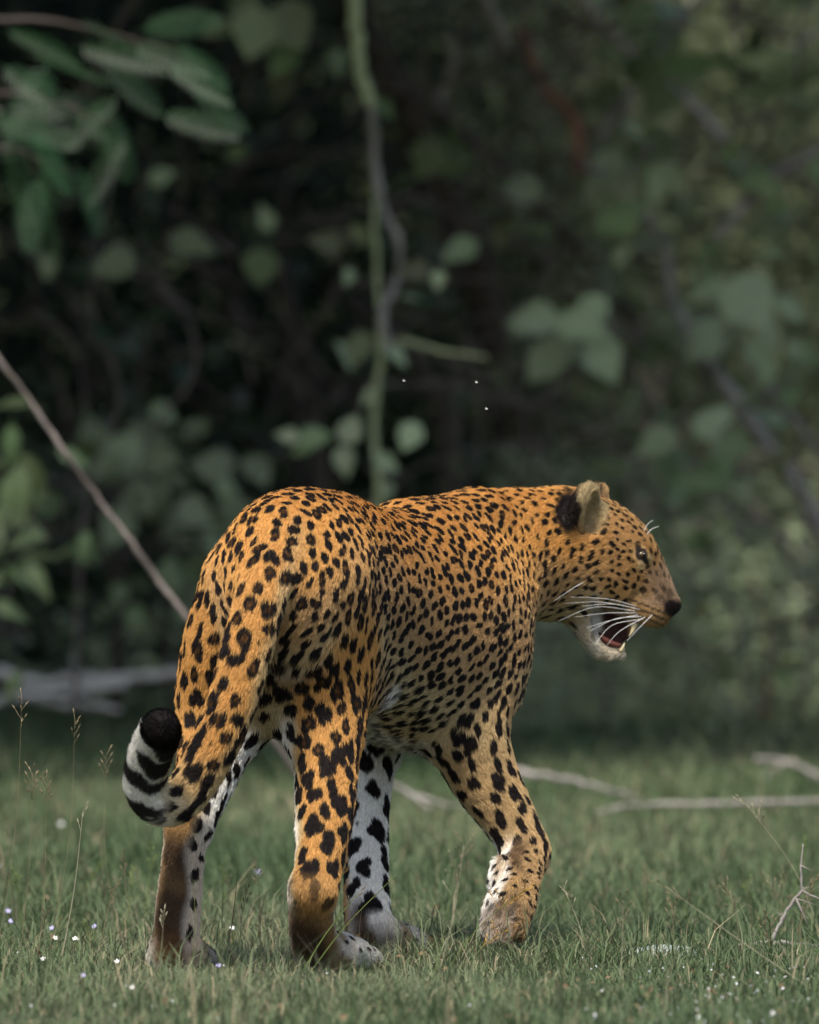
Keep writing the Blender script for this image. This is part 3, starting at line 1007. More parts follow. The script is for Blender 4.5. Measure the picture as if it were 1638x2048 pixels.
# ================================================================== THICKET BEHIND THE LEOPARD
def bark(name, c0, c1, scale=18):
    return noise_mat(name, c0, c1, scale=scale, rough=.9, bump=.7, stretch=(1, 1, .35), detail=8)
BARK_GREY = bark('bark_grey', (.15, .135, .12), (.31, .28, .25))
BARK_DARK = bark('bark_dark', (.030, .024, .019), (.075, .060, .048))
BARK_RED = bark('bark_reddish', (.15, .070, .045), (.27, .13, .085))
BARK_TWIG = bark('bark_twig', (.060, .050, .042), (.14, .118, .10))
BARK_PALE = bark('bark_pale', (.36, .325, .285), (.60, .55, .50), 30)
VINE_GREEN = bark('vine_green', (.24, .27, .14), (.35, .38, .21))
def leafm(name, c, v=.32):
    c = np.array(c)
    return noise_mat(name, tuple(c * .8), tuple(c * 1.2), scale=14, rough=.45, bump=.15, spec=.35, translucent=.22, vary=v)
LEAF_SAGE = leafm('leaf_sage', (.225, .270, .150))
LEAF_MID = leafm('leaf_mid', (.120, .165, .068))
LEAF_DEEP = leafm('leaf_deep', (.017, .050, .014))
LEAF_OLIVE = leafm('leaf_olive', (.085, .095, .035))
LEAF_BROWN = leafm('leaf_brown_dim', (.052, .044, .026))  # dark brown leaf, the dimness of the middle put into its colour
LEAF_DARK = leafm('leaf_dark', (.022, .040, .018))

def leaf_mesh(name, mat, wide=.42, droop=.18, heart=.0, stalk=.25):
    """Unit leaf along +X lying in XY, folded along its midrib, with a short stalk."""
    t = np.array([0, .10, .28, .50, .74, 1.0])
    w = wide * np.array([0.10 + heart * .8, .62 + heart * .25, 1.0, .92, .52, 0.0])
    V, F3, F4 = [], [], []
    for i, (a, b) in enumerate(zip(t, w)):
        z = -droop * a * a
        V += [(a, 0, z), (a - heart * .12 * (i == 0), b, z + .22 * b), (a - heart * .12 * (i == 0), -b, z + .22 * b)]
    for i in range(4):
        k = i * 3
        F4 += [(k, k + 3, k + 4, k + 1), (k, k + 2, k + 5, k + 3)]
    F3 += [(12, 15, 13), (12, 14, 15)]
    n = len(V)
    r = .014
    V += [(-stalk, 0, .06), (-stalk, r, .06 - r), (-stalk, -r, .06 - r), (.02, 0, .006), (.02, r, -r), (.02, -r, -r)]
    F4 += [(n, n + 3, n + 4, n + 1), (n + 1, n + 4, n + 5, n + 2), (n + 2, n + 5, n + 3, n)]
    return mesh_np(name, np.array(V, float), [np.array(F4), np.array(F3)], mat)

LEAVES = {}
def leaf_kind(mat, form):
    k = (mat.name, form)
    if k not in LEAVES:
        p = {'broad': dict(wide=.44, heart=.25), 'oval': dict(wide=.34), 'long': dict(wide=.20, droop=.3), 'round': dict(wide=.50, heart=.35, droop=.1), 'small': dict(wide=.30, stalk=.12)}[form]
        LEAVES[k] = leaf_mesh('leaf', mat, **p)
    return LEAVES[k]

def basis(d, n):
    d = nrm(d); n = nrm(n - d * np.dot(n, d)); s = np.cross(n, d)
    from mathutils import Matrix
    return Matrix((tuple(d), tuple(s), tuple(n))).transposed().to_euler()

def rand_leaf_frame(down=.45):
    n = np.array([0, -.75, .60]) + RNG.standard_normal(3) * .48
    d = np.array([RNG.normal(0, .8), -.25, -down + RNG.normal(0, .5)])
    return d, n

def put_leaf(parent, mesh, p, size, d, n):
    o = bpy.data.objects.new('leaf', mesh)
    COL.objects.link(o)
    o.parent = parent
    o.location = Vector(p) - Vector(parent.location)
    o.rotation_euler = basis(d, n)
    o.scale = (size, size, size)
    return o

def foliage_np(C, size, jitter=.35):
    """Leaf faces (folded pairs of triangles) at points C for a mass that nobody could count."""
    n = len(C)
    N = nrm(np.array([0, -.35, .7]) + RNG.standard_normal((n, 3)) * .7)
    Dv = RNG.standard_normal((n, 3)) + [0, 0, -.4]
    Dv = nrm(Dv - N * np.einsum('ij,ij->i', Dv, N)[:, None])
    S = np.cross(N, Dv)
    sz = (size * RNG.uniform(1 - jitter, 1 + jitter, n))[:, None]
    a, b = C, C + Dv * sz
    m = C + Dv * sz * .45
    l, r = m + S * sz * .33 + N * sz * .10, m - S * sz * .33 + N * sz * .10
    V = np.stack([a, l, b, r], 1).reshape(-1, 3)
    o = np.arange(n)[:, None] * 4
    return V, np.vstack([o + [0, 2, 1], o + [0, 3, 2]])

def branch_mesh(pts, r0, r1, mat, sides=7, wob=.10, name='branch'):
    P = catmull(pts, 6)
    ts_ = np.linspace(0, 1, len(P))
    P = P + min(.004, r0 * .3) * RNG.standard_normal(P.shape) * (ts_ * (1 - ts_) * 4)[:, None]
    v, q, t = tube_np(P, (r0 + (r1 - r0) * ts_) * (1 + .10 * np.sin(ts_ * 23 + RNG.uniform(0, 6))), sides, wob)
    return mesh_np(name, v, [q, t], mat), P

def px_path(pts):
    return [W(*p) for p in pts]

def plant(name, label, cat, base, branches, leaves=(), heroes=(), mass=(), group=None, part='branch', twigs=()):
    """branches: (pixel path with depth, r0 px, r1 px, material); leaves: (branch index, count, leaf size px, spread px, material, form);
    heroes: (px, py, Y, size px, screen angle of the tip, material, form); mass: (count, px box, Y range, leaf size px, material)."""
    root = tag(empty(name, base), label, cat, group)
    paths = []
    for pts, r0, r1, m in branches:
        s = (CAM_D + pts[0][2]) / F_PX
        me, P = branch_mesh(px_path(pts), r0 * s * .5, r1 * s * .5, m, name=part)
        link(part, me, root)
        paths.append(P)
    for bi, cnt, size, spread, m, form in leaves:
        P = paths[bi]
        for k in range(int(cnt * .5)):
            p = P[int(RNG.integers(len(P) // 4, len(P)))]
            s = (CAM_D + p[1]) / F_PX
            q = p + RNG.standard_normal(3) * spread * s * np.array([1, 1.2, 1])
            if q[2] < .03: continue
            d, n = rand_leaf_frame()
            put_leaf(root, leaf_kind(m, form), q, size * s * RNG.uniform(.65, 1.3), d, n)
    for px, py, Y, size, ang, m, form in heroes:
        a = math.radians(ang)
        s = (CAM_D + Y) / F_PX
        d = np.array([math.cos(a), RNG.uniform(-.35, .1), math.sin(a)])
        n = np.array([0, -1.0, .45]) + RNG.standard_normal(3) * .18
        c = W(px, py, Y) - nrm(d) * size * s * .5
        put_leaf(root, leaf_kind(m, form), c, size * s * .84, d, n)
    for cnt, (x0, y0, x1, y1), (Y0, Y1), size, m in mass:
        Y = RNG.uniform(Y0, Y1, cnt)
        C = np.array([W(a, b, c) for a, b, c in zip(RNG.uniform(x0, x1, cnt), RNG.uniform(y0, y1, cnt), Y)])
        dn = vnoise(C, 3.2, 41)
        C = C[(dn > -.25) & (C[:, 2] > .02)]
        v, f = foliage_np(C, size * (CAM_D + .5 * (Y0 + Y1)) / F_PX)
        tag(link('foliage', mesh_np('foliage', v, f, m, smooth=False), root), kind='stuff')
    for cnt, (x0, y0, x1, y1), (Y0, Y1), (w0, w1), m in twigs:
        for k in range(cnt):
            p = np.array([RNG.uniform(x0, x1), RNG.uniform(y0, y1), RNG.uniform(Y0, Y1)])
            a = RNG.uniform(0, 2 * math.pi); L = RNG.uniform(160, 420)
            b = RNG.normal(0, .35)
            pts = [tuple(p + np.array([math.cos(a + b * t) * L * t, math.sin(a + b * t) * L * t * .9, RNG.normal(0, .05)])) for t in (0, .33, .66, 1.0)]
            if max(q[1] for q in pts) > 1440: continue
            s = (CAM_D + p[2]) / F_PX
            w = RNG.uniform(w0, w1)
            me, _ = branch_mesh(px_path(pts), w * s * .5, w * s * .22, m, sides=5, name='twig')
            link('twig', me, root)
    return root

def frond_mesh(mat):
    """Feathery compound leaf: midrib with paired side ribs of narrow leaflets."""
    parts = []
    v, q, t = tube_np(np.array([[x, 0, -.22 * x * x] for x in np.linspace(0, 1, 8)]), np.linspace(.008, .003, 8), 5)
    parts.append((v, q, t))
    V, Q = [], []
    for x in np.linspace(.10, .98, 15):
        L = .24 * math.sin(math.pi * (x * .82 + .12)) + .04
        for s in (1, -1):
            d = np.array([.45, s * .9, -.18]); d /= np.linalg.norm(d)
            b = np.array([x, 0, -.22 * x * x])
            e = np.array([1, 0, 0]) * .013
            o = len(V)
            V += [b - e * .6, b + d * L * .5 - e, b + d * L, b + d * L * .5 + e, b + e * .6]
            Q += [(o, o + 1, o + 3, o + 4)]
            parts_t.append((o + 1, o + 2, o + 3))
    return parts, np.array(V), np.array(Q)
parts_t = []
def make_frond(mat):
    global parts_t
    parts_t = []
    parts, V, Q = frond_mesh(mat)
    v, f = merge_np(parts + [(V, Q, np.array(parts_t))])
    return mesh_np('frond', v, f, mat)

# --- trees added for shade: crowns above the frame block sun and sky over the thicket
def tree(label, x, y, h, r, crown_r, crown_h, n, mat, bmat, lean=(0, 0), size=.13, deep=1.0):
    root = tag(empty('shade_tree', (x, y, 0)), label, 'tree', 'trees added to shade the thicket')
    top = np.array([x + lean[0], y + lean[1], h])
    pts = [np.array([x, y, -.05]), np.array([x + lean[0] * .25 + .05, y + lean[1] * .3, h * .33]), np.array([x + lean[0] * .7 - .06, y + lean[1] * .7, h * .68]), top]
    me, P = branch_mesh(pts, r, r * .35, bmat, sides=10, name='trunk')
    link('trunk', me, root)
    for k in range(5):
        a = 2 * math.pi * (k + RNG.uniform(-.3, .3)) / 5
        s = P[int(len(P) * RNG.uniform(.55, .9))]
        e = top + np.array([math.cos(a) * crown_r * .75, math.sin(a) * crown_r * .75, RNG.uniform(-.1, .5) * crown_h])
        me, _ = branch_mesh([s, (s + e) / 2 + [0, 0, .15], e], r * .4, r * .10, bmat, name='limb')
        link('limb', me, root)
    C = RNG.standard_normal((n, 3)); C /= np.linalg.norm(C, axis=1)[:, None]
    C *= RNG.random(n)[:, None] ** .4
    C = top + C * [crown_r, crown_r * deep, crown_h]
    C = C[(vnoise(C, 1.4, 51) > -.7) & ((C[:, 2] > CAM_H + (CAM_D + C[:, 1]) * .0585) | (np.abs(C[:, 0]) > 1.45)) & (C[:, 2] > .4)]
    v, f = foliage_np(C, size)
    tag(link('crown', mesh_np('crown', v, f, mat, smooth=False), root), kind='stuff')

tree('thick dark tree added to shade the left edge of the thicket', -2.7, 11.2, 3.4, .11, 3.3, 1.2, 9500, LEAF_DARK, BARK_DARK, (.5, -1.0), .19)
tree('overhanging dark tree added for shade above the hanging vine', -1.9, 13.9, 3.3, .06, 2.4, .85, 8500, LEAF_DARK, BARK_DARK, (.8, -2.4), .18)
tree('dark tree added for shade deep behind the hanging fern-like sprays', -1.85, 17.5, 4.4, .10, 2.6, 1.1, 10000, LEAF_DARK, BARK_DARK, (.3, -.4), .19)
tree('dark tree added for shade deep in the middle of the thicket', .55, 20.5, 4.6, .09, 2.3, 1.1, 9000, LEAF_DARK, BARK_DARK, (-1.5, -3.0), .19)
tree('dark tree added for shade behind the broad-leaved bush on the right', 2.4, 13.9, 3.3, .08, 2.2, .85, 2600, LEAF_MID, BARK_GREY, (-.5, -2.9), .17, .55)
tree('dark tree added for shade, leaning over the forked sapling', -1.95, 16.0, 4.0, .08, 2.1, .9, 6500, LEAF_DARK, BARK_DARK, (.9, -1.2), .19)
tree('far tree on the left, added to block sky light from that side', -4.6, 15.0, 3.6, .12, 2.8, 2.2, 8000, LEAF_DARK, BARK_DARK, (.4, 0), .19)
tree('far tree on the right, added to block sky light from that side', 4.9, 18.0, 3.8, .12, 2.8, 2.2, 5200, LEAF_MID, BARK_DARK, (-.4, 0), .19)
tree('tall dark tree added for shade at the very back, left of the others', -3.4, 20.5, 5.0, .12, 3.6, 1.4, 15000, LEAF_DARK, BARK_DARK, (.3, -1.2), .24)
tree('tall dark tree added for shade at the very back, right of the others', 3.4, 20.5, 5.0, .12, 3.0, 1.4, 3000, LEAF_MID, BARK_DARK, (.2, -1.2), .22)

# --- deep wood behind everything: left shade and right haze put into the leaf colours
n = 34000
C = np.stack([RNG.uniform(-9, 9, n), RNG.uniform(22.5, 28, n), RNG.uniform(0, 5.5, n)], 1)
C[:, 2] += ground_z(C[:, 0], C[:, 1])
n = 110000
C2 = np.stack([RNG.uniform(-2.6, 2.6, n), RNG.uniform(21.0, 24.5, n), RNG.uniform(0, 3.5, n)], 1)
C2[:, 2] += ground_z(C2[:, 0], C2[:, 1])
pale = RNG.random(n) < np.clip((C2[:, 0] + .15) / .9, 0, 1) * .9  # leaves turn pale towards the right, haze put into their colour
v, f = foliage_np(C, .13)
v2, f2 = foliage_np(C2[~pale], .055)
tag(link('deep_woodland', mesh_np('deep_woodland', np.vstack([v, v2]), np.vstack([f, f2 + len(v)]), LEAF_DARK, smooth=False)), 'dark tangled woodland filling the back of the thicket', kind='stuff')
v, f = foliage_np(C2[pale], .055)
tag(link('haze_undergrowth', mesh_np('haze_undergrowth', v, f, LEAF_SAGE, smooth=False)), 'fine-leaved undergrowth far back on the right, coloured pale to stand for haze', kind='stuff')

# --- feathery tree reaching in from the upper left
fr_root = tag(empty('feathery_tree', (-1.75, 7.4, 0)), 'green feathery-leaved tree reaching in at the upper left corner', 'tree')
me, _ = branch_mesh([(-1.75, 7.4, -.05), (-1.7, 7.4, 1.0), (-1.6, 7.35, 2.0), (-1.35, 7.3, 2.9)], .05, .025, BARK_DARK, name='trunk')
link('trunk', me, fr_root)
FRB = [[(-480, 150, 7.4), (-250, 60, 7.4), (60, 40, 7.4), (300, 90, 7.5), (420, 140, 7.6)], [(-420, 330, 7.3), (-200, 200, 7.2), (40, 190, 7.2), (230, 250, 7.3)],
       [(-420, 420, 7.2), (-180, 300, 7.1), (20, 300, 7.1), (150, 350, 7.2)]]
frp = []
for b in FRB:
    me, P = branch_mesh(px_path(b), .009, .003, BARK_DARK)
    link('branch', me, fr_root); frp.append(P)
fmesh = make_frond(LEAF_DEEP)
FR = [(20, 215, 200, -25), (60, 110, 210, -8), (150, 95, 230, -5), (260, 90, 210, -12), (330, 130, 190, -22), (120, 180, 220, -38), (190, 200, 230, -62), (240, 190, 200, 215),
      (60, 260, 190, -50), (20, 290, 190, -72), (110, 300, 200, -95), (80, 350, 190, -100), (40, 380, 170, -80), (150, 330, 190, -60), (0, 130, 210, -30), (320, 230, 200, -8),
      (200, 120, 200, -35), (10, 60, 200, -15), (280, 60, 200, 12), (-20, 240, 210, -8), (250, 270, 200, 235), (380, 180, 180, -25), (90, 420, 150, -85), (-10, 330, 180, -110), (350, 90, 170, -30), (160, 40, 200, -20)]
for px, py, sz, ang in FR:
    Y = RNG.uniform(6.9, 7.8)
    a = math.radians(ang); s = (CAM_D + Y) / F_PX
    d = np.array([math.cos(a), RNG.uniform(-.4, .2), math.sin(a)]); nv = np.array([0, -.8, .75]) + RNG.standard_normal(3) * .25
    o = put_leaf(fr_root, fmesh, W(px, py, Y), sz * s * .78, d, nv); o.name = 'frond'
for k in range(6):
    P = frp[int(RNG.integers(3))]
    p = P[int(RNG.integers(4, len(P)))] + RNG.standard_normal(3) * [.10, .12, .07]
    d, nv = rand_leaf_frame(.3); d[0] += .5
    o = put_leaf(fr_root, fmesh, p, RNG.uniform(.15, .26), d, nv); o.name = 'frond'

# --- broad-leaved climber at the top, left of the hanging vine
plant('broad_leaf_climber', 'climber with three large grey-green lobed leaves at the top edge', 'climber', tuple(W(560, 60, 11.2)[:2]) + (0,),
      [([(300, -260, 11.6), (420, -60, 11.4), (520, 10, 11.2), (640, 90, 11.2), (700, 190, 11.3)], 12, 6, BARK_DARK), ([(520, 10, 11.2), (470, 60, 11.1), (400, 110, 11.2)], 7, 4, BARK_DARK)],
      leaves=[(0, 16, 75, 45, LEAF_MID, 'broad')],
      heroes=[(480, 22, 11.1, 80, 170, LEAF_SAGE, 'broad'), (505, 80, 11.0, 125, 252, LEAF_SAGE, 'round'), (590, 65, 11.0, 125, 300, LEAF_SAGE, 'round'), (425, 60, 11.1, 85, 195, LEAF_SAGE, 'oval'), (560, 185, 11.6, 95, 255, LEAF_OLIVE, 'broad'), (520, 545, 12.2, 90, 262, LEAF_MID, 'round')])

# --- hanging vine
plant('hanging_vine', 'thick green vine hanging straight down through the middle', 'vine', tuple(W(760, 1100, 10.5)[:2]) + (0,),
      [([(700, -260, 10.5), (708, -40, 10.5), (712, 60, 10.5), (722, 140, 10.5), (742, 208, 10.5)], 30, 24, VINE_GREEN),
       ([(742, 200, 10.5), (750, 300, 10.6), (762, 410, 10.6), (798, 480, 10.6), (798, 560, 10.7)], 17, 14, BARK_GREY),
       ([(798, 550, 10.7), (770, 610, 10.6), (764, 640, 10.5), (778, 700, 10.5)], 17, 15, BARK_GREY),
       ([(744, 190, 10.55), (747, 330, 10.65), (752, 520, 10.7), (762, 700, 10.7), (748, 860, 10.8), (758, 1000, 10.8), (750, 1300, 11.1)], 9, 19, VINE_GREEN),
       ([(800, 680, 10.5), (880, 700, 10.3), (975, 716, 10.2)], 14, 5, VINE_GREEN)],
      leaves=[(1, 14, 62, 50, LEAF_OLIVE, 'oval'), (3, 26, 62, 55, LEAF_SAGE, 'oval')],
      heroes=[(570, 870, 10.4, 60, 170, LEAF_SAGE, 'oval'), (640, 872, 10.5, 85, 10, LEAF_MID, 'oval'), (705, 850, 10.5, 75, 70, LEAF_SAGE, 'broad'), (815, 880, 10.5, 75, 240, LEAF_SAGE, 'broad'), (690, 930, 10.5, 80, 280, LEAF_SAGE, 'oval'), (600, 900, 10.6, 60, 200, LEAF_MID, 'oval'), (780, 930, 10.7, 70, 330, LEAF_SAGE, 'oval')],
      part='vine_stem')

# --- bare stems and looping creepers in the dark left half
plant('forked_sapling', 'dark forked sapling stem rising behind the rump of the leopard', 'sapling', tuple(W(645, 1400, 13.5)[:2]) + (0,),
      [([(650, 1420, 13.5), (640, 980, 13.5), (622, 780, 13.5), (592, 660, 13.5), (560, 520, 13.6)], 34, 24, BARK_DARK), ([(596, 680, 13.5), (560, 760, 13.5), (540, 830, 13.4)], 20, 12, BARK_DARK),
       ([(590, 655, 13.5), (640, 740, 13.4), (700, 800, 13.3)], 18, 12, BARK_DARK)], leaves=[(0, 10, 55, 60, LEAF_DARK, 'oval')], part='stem')
plant('arching_stem', 'smooth arching stem rising above the back of the leopard', 'sapling', tuple(W(900, 1400, 13.2)[:2]) + (0,),
      [([(905, 1420, 13.2), (900, 1000, 13.2), (885, 830, 13.2), (845, 735, 13.2), (780, 660, 13.3), (700, 600, 13.5)], 42, 22, BARK_DARK)], leaves=[(0, 8, 55, 60, LEAF_OLIVE, 'oval')], part='stem')
plant('looping_creeper', 'thin grey creeper looping through the dark left half', 'creeper', tuple(W(300, 1300, 11.5)[:2]) + (0,),
      [([(150, 1420, 11.5), (170, 1000, 11.5), (240, 800, 11.5), (195, 660, 11.5), (182, 570, 11.5), (215, 400, 11.6), (225, 330, 11.6)], 9, 6, BARK_TWIG),
       ([(230, 545, 11.4), (310, 560, 11.4), (365, 625, 11.4), (392, 700, 11.4), (375, 770, 11.4), (310, 850, 11.4), (270, 960, 11.4)], 10, 6, BARK_TWIG),
       ([(60, 620, 11.7), (140, 680, 11.7), (165, 760, 11.7), (178, 860, 11.7)], 8, 6, BARK_TWIG),
       ([(40, 230, 11.3), (160, 190, 11.3), (230, 60, 11.2), (290, -40, 11.2)], 17, 12, BARK_TWIG),
       ([(330, 90, 11.6), (400, 10, 11.6), (440, -40, 11.6)], 12, 10, BARK_TWIG)],
      leaves=[(0, 12, 60, 55, LEAF_DARK, 'oval'), (1, 12, 60, 60, LEAF_DARK, 'oval')],
      heroes=[(395, 490, 11.3, 120, 345, LEAF_SAGE, 'oval'), (215, 530, 11.2, 110, 190, LEAF_SAGE, 'broad'), (95, 540, 11.4, 70, 260, LEAF_SAGE, 'oval'), (530, 430, 11.8, 70, 110, LEAF_SAGE, 'oval'), (330, 350, 11.9, 70, 20, LEAF_SAGE, 'oval'), (480, 300, 11.9, 60, 30, LEAF_MID, 'oval')], part='creeper_stem')

# --- bushes of the left half
plant('drooping_bush', 'green bush with drooping leaves at the left edge', 'bush', tuple(W(-20, 1300, 9.5)[:2]) + (0,),
      [([(-60, 1560, 9.5), (-40, 1200, 9.5), (-10, 980, 9.4), (40, 880, 9.3)], 16, 7, BARK_DARK), ([(-45, 1250, 9.5), (30, 1080, 9.4), (100, 980, 9.4)], 10, 5, BARK_DARK)],
      leaves=[(0, 34, 95, 60, LEAF_MID, 'long'), (1, 26, 85, 60, LEAF_MID, 'long')],
      heroes=[(20, 905, 9.2, 110, 265, LEAF_MID, 'long'), (40, 1000, 9.1, 140, 272, LEAF_MID, 'long'), (75, 960, 9.2, 120, 300, LEAF_MID, 'long'), (10, 1000, 9.2, 120, 250, LEAF_MID, 'long')])
plant('grey_leaf_bush', 'grey-green bush between the slanting branch and the leopard', 'bush', tuple(W(330, 1380, 13.0)[:2]) + (0,),
      [([(340, 1460, 13), (330, 1150, 13), (290, 950, 12.9), (250, 860, 12.8)], 14, 6, BARK_DARK), ([(335, 1250, 13), (390, 1050, 12.9), (420, 940, 12.8)], 10, 5, BARK_DARK), ([(335, 1280, 13), (200, 1120, 12.9), (110, 1030, 12.8)], 10, 5, BARK_DARK)],
      leaves=[(0, 46, 70, 75, LEAF_SAGE, 'broad'), (1, 34, 66, 65, LEAF_SAGE, 'broad'), (2, 30, 60, 75, LEAF_MID, 'broad')],
      heroes=[(265, 1000, 12.6, 100, 200, LEAF_SAGE, 'broad'), (300, 1020, 12.6, 85, 280, LEAF_OLIVE, 'round'), (400, 1030, 12.6, 95, 330, LEAF_SAGE, 'broad'), (230, 900, 12.7, 120, 160, LEAF_SAGE, 'broad'), (330, 915, 12.7, 110, 20, LEAF_SAGE, 'broad'), (410, 1110, 12.7, 70, 60, LEAF_OLIVE, 'oval')],
      mass=[(600, (-80, 850, 560, 1480), (14.5, 17), 60, LEAF_DARK)])
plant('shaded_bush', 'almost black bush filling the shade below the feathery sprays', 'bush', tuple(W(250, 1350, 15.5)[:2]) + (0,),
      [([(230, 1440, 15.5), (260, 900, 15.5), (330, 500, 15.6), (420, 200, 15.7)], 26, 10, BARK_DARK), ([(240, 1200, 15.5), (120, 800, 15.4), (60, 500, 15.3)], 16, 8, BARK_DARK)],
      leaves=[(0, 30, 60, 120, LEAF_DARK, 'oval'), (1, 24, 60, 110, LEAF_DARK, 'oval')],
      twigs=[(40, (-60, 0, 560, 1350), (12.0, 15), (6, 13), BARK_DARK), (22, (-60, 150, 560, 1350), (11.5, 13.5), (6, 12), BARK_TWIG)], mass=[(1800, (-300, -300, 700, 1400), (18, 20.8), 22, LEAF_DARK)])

# --- middle undergrowth
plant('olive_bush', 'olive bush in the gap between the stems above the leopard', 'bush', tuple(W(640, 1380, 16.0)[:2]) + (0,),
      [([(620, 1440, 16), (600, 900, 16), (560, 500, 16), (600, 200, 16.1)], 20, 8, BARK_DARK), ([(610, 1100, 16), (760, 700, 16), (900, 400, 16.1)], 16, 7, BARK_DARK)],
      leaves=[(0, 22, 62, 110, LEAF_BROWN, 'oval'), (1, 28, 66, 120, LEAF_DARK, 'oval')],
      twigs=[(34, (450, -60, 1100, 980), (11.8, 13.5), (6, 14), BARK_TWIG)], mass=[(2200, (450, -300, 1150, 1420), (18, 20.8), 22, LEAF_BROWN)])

# --- broad-leaved bush on the right, with crossing grey branches
RB = [([(1760, 1480, 12.8), (1640, 1050, 12.8), (1460, 790, 12.8), (1345, 600, 12.8), (1318, 470, 12.8), (1180, 330, 12.8)], 34, 16, BARK_GREY),
      ([(1158, 345, 12.6), (1150, 240, 12.6), (1085, 165, 12.6), (1040, 60, 12.7)], 28, 18, BARK_RED),
      ([(1480, 330, 13.1), (1400, 230, 13.1), (1290, 130, 13.1), (1170, 10, 13.1), (1100, -80, 13.2)], 26, 18, BARK_GREY),
      ([(1190, 280, 12.9), (1245, 215, 12.9), (1295, 130, 12.9), (1410, -20, 12.9)], 26, 18, BARK_GREY),
      ([(1660, 290, 12.4), (1560, 350, 12.4), (1490, 410, 12.4), (1430, 480, 12.4)], 30, 18, BARK_GREY),
      ([(790, 185, 12.9), (860, 225, 12.9), (930, 270, 12.9), (1000, 330, 12.9), (1100, 440, 12.9), (1200, 550, 12.9), (1290, 690, 12.9)], 30, 22, BARK_DARK),
      ([(950, -30, 12.7), (1000, 60, 12.7), (1020, 110, 12.7)], 26, 18, BARK_GREY),
      ([(870, 220, 12.8), (905, 130, 12.8), (900, 60, 12.8)], 20, 14, BARK_GREY),
      ([(1290, 690, 12.9), (1240, 660, 12.5), (1150, 640, 12.2), (1050, 630, 12.0)], 9, 5, BARK_GREY),
      ([(1420, 760, 12.8), (1480, 640, 12.4), (1530, 560, 12.2)], 10, 6, BARK_GREY),
      ([(1500, 1100, 12.9), (1400, 940, 12.6), (1290, 860, 12.5)], 12, 6, BARK_GREY),
      ([(1638, 900, 12.9), (1540, 780, 12.9), (1500, 740, 12.9)], 16, 10, BARK_GREY),
      ([(1150, 330, 12.5), (1250, 350, 12.3), (1350, 330, 12.2)], 10, 5, BARK_GREY),
      ([(1640, 60, 12.5), (1560, 110, 12.3), (1460, 130, 12.2)], 10, 5, BARK_GREY)]
RH_ = [(1055, 640, 11.8, 125, 190, LEAF_SAGE, 'oval'), (1175, 655, 11.8, 140, 350, LEAF_SAGE, 'oval'), (1080, 735, 11.9, 110, 225, LEAF_SAGE, 'round'), (1215, 730, 11.9, 120, 300, LEAF_SAGE, 'broad'), (1160, 780, 12, 80, 270, LEAF_OLIVE, 'oval'),
       (1415, 585, 12, 120, 180, LEAF_SAGE, 'oval'), (1510, 620, 11.9, 150, 310, LEAF_SAGE, 'round'), (1545, 680, 12.1, 90, 290, LEAF_SAGE, 'oval'),
       (1045, 395, 12.2, 90, 260, LEAF_SAGE, 'round'), (1220, 440, 12.2, 110, 200, LEAF_MID, 'round'), (1270, 370, 12.2, 110, 10, LEAF_SAGE, 'broad'), (1330, 360, 12.2, 100, 330, LEAF_MID, 'broad'), (1385, 420, 12.2, 80, 280, LEAF_MID, 'oval'), (1240, 520, 12.2, 60, 260, LEAF_SAGE, 'oval'),
       (910, 505, 12.3, 100, 205, LEAF_SAGE, 'oval'), (850, 330, 12.4, 110, 230, LEAF_MID, 'broad'), (1000, 480, 12.4, 80, 250, LEAF_OLIVE, 'oval'), (1285, 590, 12.3, 80, 330, LEAF_OLIVE, 'oval'),
       (1560, 110, 12, 150, 20, LEAF_MID, 'long'), (1510, 120, 12, 140, 160, LEAF_MID, 'long'), (1590, 160, 12, 140, 200, LEAF_MID, 'long'), (1540, 180, 12, 120, 215, LEAF_MID, 'long'), (1610, 200, 12, 120, 340, LEAF_MID, 'long'), (1480, 190, 12.1, 110, 190, LEAF_MID, 'long'),
       (1300, 40, 12.3, 110, 350, LEAF_MID, 'broad'), (1380, 280, 12.3, 90, 20, LEAF_OLIVE, 'oval'), (1440, 340, 12.3, 80, 350, LEAF_OLIVE, 'oval'), (1250, 830, 12.1, 80, 230, LEAF_MID, 'oval'), (1300, 890, 12.1, 110, 200, LEAF_SAGE, 'broad'), (1440, 840, 12.1, 110, 60, LEAF_SAGE, 'round'), (1480, 890, 12, 90, 350, LEAF_MID, 'round'), (1390, 900, 12, 70, 200, LEAF_OLIVE, 'oval'), (1555, 940, 12.1, 80, 280, LEAF_OLIVE, 'oval'), (1390, 960, 12.2, 140, 175, LEAF_MID, 'long'), (1240, 930, 12.3, 120, 10, LEAF_MID, 'long'), (1180, 790, 12.2, 60, 200, LEAF_MID, 'oval'), (1000, 760, 12.6, 70, 300, LEAF_OLIVE, 'oval'), (1570, 760, 12.2, 90, 190, LEAF_MID, 'oval'), (1270, 790, 12.2, 70, 100, LEAF_MID, 'oval')]
